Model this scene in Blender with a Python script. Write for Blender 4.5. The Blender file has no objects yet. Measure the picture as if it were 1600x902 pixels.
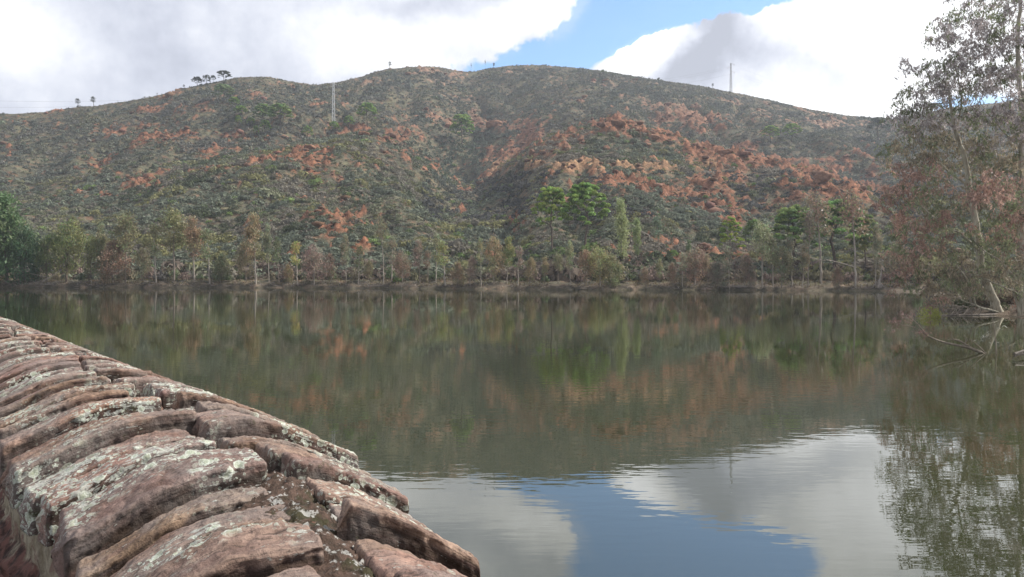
import bpy, math, random
import numpy as np
from mathutils import Vector
random.seed(7)
RNG = np.random.default_rng(11)
S = bpy.context.scene
COL = S.collection
H = 2.5            # eye height above the water (water is z = 0)
F = 1200.0         # focal length in photo pixels
HY = 421.0         # horizon row in photo pixels

# ------------------------------------------------------------------ camera
cd = bpy.data.cameras.new('camera'); cam = bpy.data.objects.new('camera', cd); COL.objects.link(cam)
cam.location = (0, 0, H); cam.rotation_euler = (math.pi/2, 0, 0)
cd.sensor_width = 36; cd.lens = 27; cd.shift_y = -30/1600
cd.clip_start = 0.02; cd.clip_end = 6000
S.camera = cam
S.view_settings.view_transform = 'Standard'; S.view_settings.look = 'None'
S.view_settings.exposure = 0.62; S.view_settings.gamma = 1
S.cycles.volume_bounces = 0
S.cycles.max_bounces = 6; S.cycles.transparent_max_bounces = 8

# ------------------------------------------------------------------ node helper
class NT:
    def __init__(s, tree): s.t = tree; s.n = tree.nodes; s.l = tree.links
    def node(s, typ, **kw):
        n = s.n.new(typ)
        for k, v in kw.items(): setattr(n, k, v)
        return n
    def put(s, sock, v):
        if isinstance(v, bpy.types.NodeSocket): s.l.new(v, sock)
        elif v is not None:
            if sock.type == 'RGBA' and len(v) == 3: v = (*v, 1)
            sock.default_value = v
    def m(s, op, a, b=None, c=None, clamp=False):
        n = s.node('ShaderNodeMath', operation=op); n.use_clamp = clamp
        s.put(n.inputs[0], a); s.put(n.inputs[1], b)
        if c is not None: s.put(n.inputs[2], c)
        return n.outputs[0]
    def vm(s, op, a, b=None, scale=None):
        n = s.node('ShaderNodeVectorMath', operation=op)
        s.put(n.inputs[0], a); s.put(n.inputs[1], b)
        if scale is not None: s.put(n.inputs[3], scale)
        return n.outputs[1] if op in ('LENGTH', 'DOT_PRODUCT', 'DISTANCE') else n.outputs[0]
    def mix(s, f, a, b, mode='MIX'):
        n = s.node('ShaderNodeMix', data_type='RGBA', blend_type=mode)
        s.put(n.inputs[0], f); s.put(n.inputs[6], a); s.put(n.inputs[7], b)
        return n.outputs[2]
    def ss(s, x, a, b, lo=0.0, hi=1.0):
        n = s.node('ShaderNodeMapRange', interpolation_type='SMOOTHSTEP')
        s.put(n.inputs[0], x)
        for i, v in zip((1, 2, 3, 4), (a, b, lo, hi)): s.put(n.inputs[i], v)
        return n.outputs[0]
    def noise(s, vec, scale, detail=4, rough=.55, dist=0.0):
        n = s.node('ShaderNodeTexNoise'); s.put(n.inputs['Vector'], vec)
        n.inputs['Scale'].default_value = scale; n.inputs['Detail'].default_value = detail
        n.inputs['Roughness'].default_value = rough; n.inputs['Distortion'].default_value = dist
        return n.outputs[0], n.outputs[1]
    def map(s, vec, scale=(1, 1, 1), loc=(0, 0, 0), rot=(0, 0, 0)):
        n = s.node('ShaderNodeMapping'); s.put(n.inputs[0], vec)
        n.inputs[1].default_value = loc; n.inputs[2].default_value = rot; n.inputs[3].default_value = scale
        return n.outputs[0]

# ------------------------------------------------------------------ world: Nishita sky behind broken cloud
SUN_AZ, SUN_EL = math.radians(76), math.radians(43)
w = bpy.data.worlds.new('World'); S.world = w; w.use_nodes = True
g = NT(w.node_tree); g.n.clear()
sky = g.node('ShaderNodeTexSky', sky_type='NISHITA'); sky.sun_disc = False
sky.sun_elevation = SUN_EL; sky.sun_rotation = SUN_AZ; sky.altitude = 200; sky.air_density = 1.0; sky.dust_density = .6; sky.ozone_density = 1.5
tc = g.node('ShaderNodeTexCoord'); D = g.vm('NORMALIZE', tc.outputs['Generated'])
_, nw = g.noise(D, 5.0, 5, .6)
_, nw2 = g.noise(D, 22.0, 4, .6)
W1 = g.vm('SCALE', g.vm('SUBTRACT', nw, (.5, .5, .5)), scale=.10)
W2 = g.vm('SCALE', g.vm('SUBTRACT', nw2, (.5, .5, .5)), scale=.035)
DW = g.vm('ADD', D, g.vm('ADD', W1, W2))
sp = g.node('ShaderNodeSeparateXYZ'); g.put(sp.inputs[0], DW)
AZ = g.m('ARCTAN2', sp.outputs[0], sp.outputs[1])
EL = g.m('ARCSINE', sp.outputs[2])
def angs(X, y):
    a = math.atan((X-800)/F); return a, math.atan((HY-y)/F*math.cos(a))
def blob(X, y, rx, ry, amp, tilt=0.0):
    a, e = angs(X, y); rx /= F; ry /= F; c, s_ = math.cos(tilt), math.sin(tilt)
    da = g.m('SUBTRACT', AZ, a); de = g.m('SUBTRACT', EL, e)
    p = g.m('MULTIPLY_ADD', da, c/rx, g.m('MULTIPLY', de, s_/rx))
    q = g.m('MULTIPLY_ADD', da, -s_/ry, g.m('MULTIPLY', de, c/ry))
    r2 = g.m('ADD', g.m('MULTIPLY', p, p), g.m('MULTIPLY', q, q))
    return g.m('MULTIPLY', g.m('EXPONENT', g.m('MULTIPLY', r2, -1.0)), amp)
def total(lst):
    r = None
    for b in lst:
        b = blob(*b); r = b if r is None else g.m('ADD', r, b)
    return r
# openings of blue, tilt counter-clockwise (up to the right)
gap = total([(1120, 12, 110, 34, 2.1, .10), (1000, 0, 95, 40, 1.1, .2), (950, 50, 130, 34, 1.15, .42), (790, 96, 110, 20, 1.0, .30),
             (1060, -80, 190, 70, 1.2, .3), (1250, -190, 220, 90, .8, .2), (1515, 158, 60, 18, .8, 0), (600, -260, 200, 80, .55, 0)])
keep = total([(1000, 76, 44, 32, 1.3, .3), (1085, 100, 70, 32, 1.2, .3), (850, 0, 50, 34, .9, .3), (1190, 62, 40, 20, .6, .3)])
fb, _ = g.noise(D, 9.0, 7, .62)
fb2, _ = g.noise(D, 30.0, 5, .6)
far_gap = g.ss(fb, .60, .72, 0, .0)
G = g.m('SUBTRACT', gap, keep)
G = g.m('ADD', G, g.m('MULTIPLY', g.m('SUBTRACT', fb, .5), .95))
G = g.m('ADD', G, g.m('MULTIPLY', g.m('SUBTRACT', fb2, .5), .85))
cover = g.ss(G, .34, .74, 1, 0)
wisp = g.ss(g.m('ADD', G, 0), .68, 1.4, .22, 0.02)
cover = g.m('MAXIMUM', cover, g.m('MULTIPLY', wisp, g.ss(fb, .45, .65)))
br = total([(600, 70, 150, 55, .55, .1), (830, 22, 100, 26, .45, .35), (1000, 76, 60, 36, 1.0, .2), (1390, 60, 150, 70, .65, 0),
            (1300, 168, 150, 22, .70, 0), (1250, -40, 150, 60, .3, 0), (20, 60, 90, 60, .35, 0), (330, 20, 100, 40, .10, 0), (1240, 150, 30, 30, .2, 0), (640, -60, 160, 40, .3, 0),
            (1180, 20, 26, 30, .4, .4), (1700, 60, 200, 120, .4, 0)])
dk = total([(240, 110, 170, 60, .09, 0), (440, 70, 60, 40, .06, 0), (1240, 108, 150, 26, .27, -.06), (1105, 80, 70, 45, .34, .5), (650, 10, 90, 30, .12, .2), (700,78,60,20,.16,.2)])
B = g.m('SUBTRACT', g.m('ADD', br, .74), dk)
B = g.m('ADD', B, g.m('MULTIPLY', g.m('SUBTRACT', fb, .5), .75))
B = g.m('ADD', B, g.m('MULTIPLY', g.m('SUBTRACT', fb2, .5), .22))
B = g.m('MAXIMUM', B, .55)
t_ = g.ss(B, .6, 1.15)
ctone = g.mix(t_, (.85, .90, 1.05), (.99, 1.0, 1.02))
cl = g.vm('SCALE', ctone, scale=g.m('MULTIPLY', B, 7.5))
skyc = g.mix(1.0, sky.outputs[0], (.95, 1.12, 1.26), 'MULTIPLY')
skyc = g.vm('SCALE', skyc, scale=1.2)
fin = g.mix(cover, skyc, cl)
bg = g.node('ShaderNodeBackground'); g.put(bg.inputs[0], fin); bg.inputs[1].default_value = 0.1
wo = g.node('ShaderNodeOutputWorld'); g.l.new(bg.outputs[0], wo.inputs[0])
try:
    w.cycles.sampling_method = 'MANUAL'; w.cycles.sample_map_resolution = 1024
except Exception: pass

# ------------------------------------------------------------------ sun (veiled by thin cloud)
sl = bpy.data.lights.new('sun', 'SUN'); sl.energy = 4.3; sl.angle = math.radians(7); sl.color = (1, .96, .90)
so = bpy.data.objects.new('sun', sl); COL.objects.link(so)
sd = Vector((math.sin(SUN_AZ)*math.cos(SUN_EL), math.cos(SUN_AZ)*math.cos(SUN_EL), math.sin(SUN_EL)))
so.rotation_euler = sd.to_track_quat('Z', 'Y').to_euler(); so.location = (0, 0, 200)

# ------------------------------------------------------------------ numpy noise
_perm = np.random.default_rng(3).permutation(256); _perm = np.concatenate([_perm, _perm, _perm])
_gr = np.random.default_rng(4).normal(size=(256, 3)); _gr /= np.linalg.norm(_gr, axis=1)[:, None]
def pn(x, y, z=0.0):
    x = np.asarray(x, float); y = np.asarray(y, float); z = np.broadcast_to(np.asarray(z, float), x.shape)
    xi = np.floor(x).astype(int); yi = np.floor(y).astype(int); zi = np.floor(z).astype(int)
    xf, yf, zf = x-xi, y-yi, z-zi
    u, v, ww = (t*t*t*(t*(t*6-15)+10) for t in (xf, yf, zf))
    xi &= 255; yi &= 255; zi &= 255
    def gd(i, j, k):
        h = _perm[_perm[_perm[(xi+i) & 255]+((yi+j) & 255)]+((zi+k) & 255)]
        q = _gr[h]; return q[..., 0]*(xf-i)+q[..., 1]*(yf-j)+q[..., 2]*(zf-k)
    l = lambda a, b, t: a+(b-a)*t
    return 1.5*l(l(l(gd(0,0,0), gd(1,0,0), u), l(gd(0,1,0), gd(1,1,0), u), v), l(l(gd(0,0,1), gd(1,0,1), u), l(gd(0,1,1), gd(1,1,1), u), v), ww)
def fbm(x, y, z=0.0, o=4, g_=.5):
    r = 0; a = 1; f = 1
    for i in range(o): r = r+a*pn(np.asarray(x)*f+17.3*i, np.asarray(y)*f+5.1*i, np.asarray(z)*f+3.7*i); a *= g_; f *= 2.03
    return r

# ------------------------------------------------------------------ object helpers
def mesh_np(name, V, Fq, mat=None, parent=None, cols=None, smooth=False, tris=False):
    me = bpy.data.meshes.new(name)
    V = np.asarray(V, np.float32); Fq = np.asarray(Fq, np.int32); k = Fq.shape[1]
    me.vertices.add(len(V)); me.vertices.foreach_set('co', V.ravel())
    me.loops.add(Fq.size); me.loops.foreach_set('vertex_index', Fq.ravel())
    me.polygons.add(len(Fq)); me.polygons.foreach_set('loop_start', np.arange(0, Fq.size, k, dtype=np.int32))
    try: me.polygons.foreach_set('loop_total', np.full(len(Fq), k, np.int32))
    except Exception: pass
    me.update(calc_edges=True)
    if smooth: me.polygons.foreach_set('use_smooth', np.ones(len(Fq), bool))
    if cols is not None:
        a = me.attributes.new('tint', 'FLOAT_COLOR', 'POINT')
        c = np.ones((len(V), 4), np.float32); c[:, :3] = cols; a.data.foreach_set('color', c.ravel())
    if mat: me.materials.append(mat)
    o = bpy.data.objects.new(name, me); COL.objects.link(o)
    if parent: o.parent = parent
    return o
def tag(o, label=None, cat=None, group=None, kind=None):
    if label: o['label'] = label
    if cat: o['category'] = cat
    if group: o['group'] = group
    if kind: o['kind'] = kind
    return o
def empty(name, loc, rz=0):
    o = bpy.data.objects.new(name, None); o.location = loc; o.rotation_euler = (0, 0, rz); COL.objects.link(o); return o
def copy_tree(root):
    r = root.copy(); COL.objects.link(r)
    for c in root.children:
        d = c.copy(); COL.objects.link(d); d.parent = r
    return r
def unp(X, y, Y):  # photo pixel + distance -> point in the place
    return np.array([(X-800)/F*Y, Y, H-(y-HY)/F*Y])
def srgb(r, g_, b): return tuple(((c/255+.055)/1.055)**2.4 if c > 10 else c/255/12.92 for c in (r, g_, b))

def mat_new(name):
    m = bpy.data.materials.new(name); m.use_nodes = True; t = NT(m.node_tree)
    p = t.n['Principled BSDF']; p.inputs['Specular IOR Level'].default_value = .3
    return m, t, p
# foliage: colour of each leaf stored on the mesh, tinted per plant
def leaf_mat(name, rough=.55, trans=.25):
    m, t, p = mat_new(name)
    at = t.node('ShaderNodeAttribute', attribute_name='tint')
    oi = t.node('ShaderNodeObjectInfo')
    c = t.mix(1.0, at.outputs[0], oi.outputs['Color'], 'MULTIPLY')
    t.put(p.inputs['Base Color'], c); p.inputs['Roughness'].default_value = rough
    tr = t.node('ShaderNodeBsdfTranslucent'); t.put(tr.inputs[0], c)
    mx = t.node('ShaderNodeMixShader'); mx.inputs[0].default_value = trans
    t.l.new(p.outputs[0], mx.inputs[1]); t.l.new(tr.outputs[0], mx.inputs[2]); t.l.new(mx.outputs[0], t.n['Material Output'].inputs[0])
    return m
M_LEAF = leaf_mat('leaf', .5, .4)
M_SCRUB = leaf_mat('scrub_leaf', 1.0, .25); M_SCRUB.node_tree.nodes['Principled BSDF'].inputs['Specular IOR Level'].default_value = .05
def bark_mat():
    m, t, p = mat_new('bark')
    oi = t.node('ShaderNodeObjectInfo'); co = t.node('ShaderNodeTexCoord').outputs['Object']
    base_c = t.mix(1.0, oi.outputs['Color'], t.node('ShaderNodeAttribute', attribute_name='tint').outputs[0], 'MULTIPLY')
    n1, _ = t.noise(t.map(co, (5, 5, .9)), 1.2, 5, .65)
    n2, _ = t.noise(t.map(co, (14, 14, 2)), 1.5, 4, .6)
    c = t.mix(t.ss(n1, .35, .7, 0, .7), base_c, (.10, .075, .055))
    c = t.mix(t.ss(n2, .45, .65, 0, .5), c, t.mix(1.0, base_c, (.55, .5, .45), 'MULTIPLY'))
    t.put(p.inputs['Base Color'], c); p.inputs['Roughness'].default_value = .85
    b = t.node('ShaderNodeBump'); b.inputs['Distance'].default_value = .01; t.put(b.inputs['Height'], n2); t.l.new(b.outputs[0], p.inputs['Normal'])
    return m
M_BARK = bark_mat()
def plain(name, col, rough=.8, var=.35, scale=3.0, metal=0):
    m, t, p = mat_new(name); co = t.node('ShaderNodeTexCoord').outputs['Object']
    n, _ = t.noise(co, scale, 6, .6)
    t.put(p.inputs['Base Color'], t.mix(t.ss(n, .3, .7), tuple(c*(1-var) for c in col), tuple(min(1, c*(1+var)) for c in col)))
    p.inputs['Roughness'].default_value = rough; p.inputs['Metallic'].default_value = metal
    b = t.node('ShaderNodeBump'); b.inputs['Distance'].default_value = .02; t.put(b.inputs['Height'], n); t.l.new(b.outputs[0], p.inputs['Normal'])
    return m
M_STEEL = plain('galvanised_steel', (.60, .60, .58), .6, .15, 2)
M_WIRE = plain('wire_metal', (.22, .22, .23), .6, .1, 1)
M_DEAD = plain('dead_wood', (.30, .26, .22), .9, .35, 6)

# ------------------------------------------------------------------ terrain definition
def tab(pts, sm=18):
    xs = np.arange(-1400, 3001, 4.0); p = np.array(pts, float)
    v = np.interp(xs, p[:, 0], p[:, 1]); k = np.exp(-.5*(np.arange(-60, 61, 4)/sm)**2); k /= k.sum()
    v = np.convolve(np.pad(v, 15, mode='edge'), k, mode='valid')
    return lambda X: np.interp(X, xs, v)
SKYL = tab([(-1400,330),(-600,240),(-300,205),(0,178),(60,176),(110,168),(170,163),(240,150),(300,135),(370,121),(415,119),(450,126),(490,133),(520,130),(560,121),(600,108),(640,105),(680,104),(705,108),(727,114),(760,108),(800,102),(850,102),(900,106),(950,112),(1000,121),(1050,128),(1100,135),(1150,145),(1200,156),(1260,170),(1320,180),(1390,187),(1430,180),(1480,170),(1540,162),(1600,158),(1900,150),(2400,170),(3000,260)], 9)
DB = tab([(-1400,240),(-600,260),(0,300),(300,330),(420,345),(500,385),(640,430),(850,460),(1100,445),(1390,420),(1600,400),(2400,340),(3000,300)], 40)
FR = tab([(-1400,360),(-300,330),(0,320),(200,290),(400,238),(480,222),(560,206),(610,212),(660,240),(705,278),(740,292),(780,268),(840,220),(900,200),(960,189),(1030,205),(1100,226),(1200,250),(1300,275),(1400,305),(1600,330),(2400,340),(3000,360)], 12)
DF = tab([(-1400,170),(-600,190),(0,200),(300,210),(450,215),(600,238),(700,255),(740,260),(800,248),(960,228),(1100,215),(1300,195),(1500,175),(3000,170)], 30)
DIP = tab([(-1400,0),(300,0),(450,10),(600,14),(680,8),(740,0),(800,7),(950,17),(1200,15),(1400,6),(1500,2),(3000,0)], 24)
YS = tab([(-1400,112),(0,107),(400,104),(800,96),(1000,93),(1400,89),(1900,76),(3000,60)], 30)
# exposed red rock and soil: centre and radii as seen on the hill
ROCK = [(490,252,85,20,1.),(430,262,70,16,.8),(560,205,42,11,1.1),(610,214,30,10,1.),(575,262,60,10,.7),(765,195,75,10,1.1),(720,238,70,7,.8),(690,192,18,10,.8),
 (880,215,70,18,.9),(960,200,50,16,1.2),(1015,216,50,16,1.2),(1100,240,80,14,1.1),(1190,252,60,13,1.1),(1275,272,45,18,1.1),(900,262,180,7,1.15),(800,270,60,8,.8),
 (840,240,70,10,.7),(960,282,70,16,.8),(1060,300,90,20,.8),(1160,285,90,16,.8),(1200,318,90,22,.75),(1340,300,60,22,.8),(1320,338,50,20,.5),
 (1100,158,60,6,.7),(1050,168,40,12,.8),(1130,185,110,13,.6),(670,118,70,9,.65),(600,128,40,9,.6),(715,152,26,11,.8),(700,130,40,6,.5),
 (250,215,60,6,.7),(372,214,26,5,.9),(60,242,26,8,.6),(130,262,36,9,.6),(240,292,34,9,.7),(330,272,50,10,.8),(240,172,60,7,.6),(410,150,25,12,.6),(490,165,22,12,.6),
 (575,345,50,20,.6),(560,385,30,8,.7),(490,335,24,8,.7),(640,325,36,12,.6),(660,310,30,6,.7),(1090,345,70,14,.55),(1045,368,26,6,.6),(1300,195,80,7,.7),(1010,408,60,7,.8),(885,132,30,6,.5),(960,128,50,6,.45),(1260,192,40,7,.5),(190,310,26,7,.6),(130,300,30,8,.5),(410,315,30,7,.5),(720,330,20,14,.4)]
def shore_y(X): return YS(X)+1.9*fbm(X/60., 0*X+3.3, 0, 3)+.8*pn(X/14., 0*X+9)
def rockness(X, y, x, Y):
    r = np.zeros(np.shape(X))
    for (a, b, rx, ry, s) in ROCK: r = np.maximum(r, s*np.exp(-(((X-a)/rx)**2+((y-b)/ry)**2)*.8))
    n = fbm(x*.07, Y*.05, 1.5, 4, .6); n2 = fbm(x*.35, Y*.25, 4.1, 3, .6)
    r = r*(1-.75*np.clip(np.exp(-((X-705)/55)**2-((y-235)/50)**2)*1.3, 0, 1))
    return np.clip(r*1.10-.56+n*.95+n2*.85-.16*np.clip((175-y)/20, 0, 1), 0, 1)
def base_z(X, Y):
    X = np.asarray(X, float); Y = np.asarray(Y, float)
    ys = shore_y(X); df = DF(X); db = DB(X)
    zf = H+(HY-FR(X))/F*df; zb = H+(HY-SKYL(X))/F*db
    d = Y-ys
    bank = np.where(d < 0, np.maximum(d*.35, -1.5), np.minimum(.75*(1-np.exp(-d/1.2)), 1))
    z0 = .75+.06*np.clip(d, 0, 9)
    t = np.clip((d-8)/(df-ys-8), 0, 1); z1 = z0+(zf-z0)*(t**1.08)
    t2 = np.clip((Y-df)/(db-df), 0, 1)
    z2 = zf+(zb-zf)*(t2**1.12)-DIP(X)*np.exp(-((t2-.17)/.13)**2)*np.minimum(1, t2*12)
    over = np.clip(Y-db, 0, 400)
    z3 = zb-.16*over-.0006*over**2
    z = np.where(d < 2.5, bank, np.where(Y <= df, z1, np.where(Y <= db, z2, z3)))
    bl = np.clip((d-1.5)/2., 0, 1); z = np.where((d > 1.5) & (d < 3.5), bank*(1-bl)+z1*bl, z)
    return z, d, t, t2
def terrain(X, Y, fine=True):
    X = np.asarray(X, float); Y = np.asarray(Y, float); x = (X-800)/F*Y
    z, d, t, t2 = base_z(X, Y)
    env = np.clip((d-4)/40, 0, 1)*np.clip((DF(X)-Y)/30, .22, 1)
    env2 = np.where(Y > DF(X), np.clip((Y-DF(X))/25, 0, 1)*np.clip((DB(X)-Y)/70, 0.04, 1), 0)
    e = np.where(Y > DF(X), env2*1.3+.22*np.clip(1-(Y-DF(X))/25, 0, 1), env)
    z = z+e*(3.0*fbm(x/48, Y/60, 2.2, 2)+1.2*fbm(x/15, Y/18, .7, 2))-e*1.6*np.clip(.25-np.abs(pn(x/22+.4*pn(x/30, Y/30), Y/95)), 0, .25)*6
    z = z+np.clip((d-2)/20, 0, 1)*.35*fbm(x/4.5, Y/4.5, .3, 2)*np.clip((DB(X)+40-Y)/60, .3, 1)
    y = HY-(z-H)/Y*F
    R = rockness(X, y, x, Y)*np.clip((d-10)/8, 0, 1)
    if fine:
        ledge = fbm(x*.2, Y*.26, z*.5, 4, .6); ledge = np.round(ledge*5)/5*.7+ledge*.3; blk = np.abs(pn(x*.6, Y*.6, z*.7))+.6*np.abs(pn(x*1.4, Y*1.4, z))
        z = z+R*(np.clip(ledge, -.4, .9)*1.9+blk*1.1+.5)+.12*pn(x*.9, Y*.9)*np.clip((d-1)/4, 0, 1)
    z = z+np.where((d > -1) & (d < 6), .10*pn(x*1.1, Y*1.4, 8), 0)
    return z, R, y, d, x
def ground_at(X, Y):
    z = terrain(np.array([X]), np.array([Y]))[0][0]; return np.array([(X-800)/F*Y, Y, z])
_ray = {}
def ray_ground(X, y, ymin=None, ymax=460):
    """first point of the hillside seen at this bearing and elevation"""
    Ys = np.arange(ymin or float(YS(X))+3, ymax, .5); z = terrain(np.full(len(Ys), float(X)), Ys)[0]
    yy = HY-(z-H)/Ys*F; ok = np.nonzero(yy <= y)[0]
    Y = Ys[ok[0]] if len(ok) else Ys[int(np.argmin(yy))]
    return ground_at(X, Y)

def build_terrain():
    Xs = np.concatenate([np.arange(-1300, -150, 14), np.arange(-150, 1700, 2.1), np.arange(1700, 2901, 14)])
    Yt = [0.0]; st = .32
    u = []
    v = -6.0
    while v < 12: u.append(v); v += .3
    base = np.array(u)
    nrow = 560; fr = np.linspace(0, 1, nrow)**1.12
    X = np.repeat(Xs[:, None], len(base)+nrow+14, 1); ys = shore_y(Xs); db = DB(Xs)
    Y = np.zeros_like(X)
    Y[:, :len(base)] = ys[:, None]+base
    Y[:, len(base):len(base)+nrow] = (ys+12)[:, None]+(db+25-ys-12)[:, None]*fr
    Y[:, len(base)+nrow:] = (db+25)[:, None]+(np.arange(1, 15)**1.7*2.5)
    z, R, y, d, x = terrain(X.ravel(), Y.ravel())
    V = np.stack([x, Y.ravel(), z], 1)
    n0, n1 = X.shape
    i = np.arange(n0*n1).reshape(n0, n1)
    Fq = np.stack([i[:-1, :-1], i[1:, :-1], i[1:, 1:], i[:-1, 1:]], -1).reshape(-1, 4)
    xx, YY = x, Y.ravel()
    soil = np.array([.125, .120, .075]); red = np.array([.200, .098, .058]); och = np.array([.30, .195, .11]); pale = np.array([.27, .20, .145]); drk = np.array([.060, .062, .046])
    nA = np.clip(.5+.8*fbm(xx*.12, YY*.1, 3, 4, .6), 0, 1)[:, None]; nB = np.clip(.5+.9*fbm(xx*.5, YY*.5, 9, 3, .6), 0, 1)[:, None]
    c = soil*(1-nA)+drk*nA
    c = c+(np.array([.20,.105,.065])-c)*np.clip(nB*1.3-.75, 0, .7)
    Xf = X.ravel(); yf = y
    oc = np.clip(np.exp(-((yf-262)/9)**2)*((Xf > 760) & (Xf < 1120))+.0, 0, 1)[:, None]*.8
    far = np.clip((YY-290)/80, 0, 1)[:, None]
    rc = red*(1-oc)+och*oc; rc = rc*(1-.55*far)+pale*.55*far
    rc = rc*(.65+.6*nB)
    Rr = np.clip(R*2.2, 0, 1)[:, None]
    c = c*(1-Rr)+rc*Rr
    sh = np.clip(1-np.abs(d-1.0)/2.2, 0, 1)[:, None]; c = c*(1-sh)+np.array([.10, .082, .060])*(.5+1.0*nB)*sh
    m, t, p = mat_new('hill_ground')
    at = t.node('ShaderNodeAttribute', attribute_name='tint'); co = t.node('ShaderNodeTexCoord').outputs['Object']
    nn, _ = t.noise(co, .9, 8, .7); n3, _ = t.noise(co, 4.0, 5, .65)
    cc = t.mix(1.0, at.outputs[0], t.mix(t.ss(nn, .25, .75), (.5, .5, .55), (1.5, 1.45, 1.4)), 'MULTIPLY')
    cc = t.mix(1.0, cc, t.mix(t.ss(n3, .3, .7), (.7, .7, .72), (1.3, 1.3, 1.28)), 'MULTIPLY')
    t.put(p.inputs['Base Color'], cc); p.inputs['Roughness'].default_value = .95; p.inputs['Specular IOR Level'].default_value = .1
    b = t.node('ShaderNodeBump'); b.inputs['Distance'].default_value = .5; b.inputs['Strength'].default_value = .8; t.put(b.inputs['Height'], nn); t.l.new(b.outputs[0], p.inputs['Normal'])
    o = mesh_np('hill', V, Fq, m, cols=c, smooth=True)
    return tag(o, 'brown and red rocky hillside rising from the far shore', kind='structure')
build_terrain()

# ------------------------------------------------------------------ water
def water():
    m, t, p = mat_new('reservoir_water')
    p.inputs['Base Color'].default_value = (.028, .032, .012, 1); p.inputs['Roughness'].default_value = 0.0
    p.inputs['IOR'].default_value = 2.05; p.inputs['Specular IOR Level'].default_value = .5
    co = t.node('ShaderNodeTexCoord').outputs['Object']
    a, _ = t.noise(t.map(co, (.7, 2.2, 1)), 2.6, 2, .5)
    b_, _ = t.noise(t.map(co, (1, 1.5, 1)), 9.0, 3, .5)
    c, _ = t.noise(co, .35, 2, .5)
    d, _ = t.noise(t.map(co, (.3, 1, 1)), .09, 3, .55)
    pat = t.ss(d, .40, .62, .25, 1.0)
    hgt = t.m('ADD', t.m('MULTIPLY', a, t.m('MULTIPLY', pat, .0021)), t.m('ADD', t.m('MULTIPLY', t.m('MULTIPLY', b_, pat), .00012), t.m('MULTIPLY', c, .0018)))
    bp = t.node('ShaderNodeBump'); bp.inputs['Distance'].default_value = 1.0; bp.inputs['Strength'].default_value = 1.0
    t.put(bp.inputs['Height'], hgt); t.l.new(bp.outputs[0], p.inputs['Normal'])
    n = 24; xs = np.linspace(-420, 420, n); ys = np.linspace(-120, 150, n)
    V = np.array([(x, y, 0) for x in xs for y in ys]); i = np.arange(n*n).reshape(n, n)
    o = mesh_np('water', V, np.stack([i[:-1, :-1], i[1:, :-1], i[1:, 1:], i[:-1, 1:]], -1).reshape(-1, 4), m)
    tag(o, 'calm olive green reservoir water', kind='structure')
water()

# ------------------------------------------------------------------ right-hand bank, nearer than the far shore
BANK = np.array([(11.5, 8), (13.2, 14), (15.0, 21), (19.6, 28), (25.0, 37), (26.6, 41.0), (24.6, 43.6), (26.5, 47), (30, 52), (36, 60), (41, 72), (44, 90)])
def bank_d(x, Y):
    xs = np.interp(Y, BANK[:, 1], BANK[:, 0]); return x-xs+.5*pn(np.asarray(Y)/3., np.asarray(Y)*0+2)
def bank_z(x, Y):
    d = bank_d(x, Y); return np.where(d < 0, np.maximum(d*.4, -1.5), .30*(1-np.exp(-d*.8))+.09*np.clip(d-2, 0, 200))+.08*fbm(np.asarray(x)*.8, np.asarray(Y)*.8)
def build_bank():
    xs = np.concatenate([np.arange(8, 50, .3), np.arange(50, 170, 3)]); ys = np.concatenate([np.arange(2, 60, .3), np.arange(60, 92, 1.5)])
    X, Y = np.meshgrid(xs, ys, indexing='ij'); z = bank_z(X.ravel(), Y.ravel())
    V = np.stack([X.ravel(), Y.ravel(), z], 1); i = np.arange(len(V)).reshape(X.shape)
    nb = np.clip(.5+fbm(X.ravel()*.9, Y.ravel()*.9, 5, 3), 0, 1)[:, None]
    c = np.array([.075, .062, .042])*(1-nb)+np.array([.13, .10, .07])*nb
    m, t, p = mat_new('bank_ground'); at = t.node('ShaderNodeAttribute', attribute_name='tint'); co = t.node('ShaderNodeTexCoord').outputs['Object']
    nn, _ = t.noise(co, 6, 8, .7); t.put(p.inputs['Base Color'], t.mix(1.0, at.outputs[0], t.mix(nn, (.4, .4, .4), (1.6, 1.5, 1.4)), 'MULTIPLY')); p.inputs['Roughness'].default_value = .95
    b = t.node('ShaderNodeBump'); b.inputs['Distance'].default_value = .08; t.put(b.inputs['Height'], nn); t.l.new(b.outputs[0], p.inputs['Normal'])
    o = mesh_np('bank', V, np.stack([i[:-1, :-1], i[1:, :-1], i[1:, 1:], i[:-1, 1:]], -1).reshape(-1, 4), m, cols=c, smooth=True)
    tag(o, 'low earth bank on the right', kind='structure')
build_bank()

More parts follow.
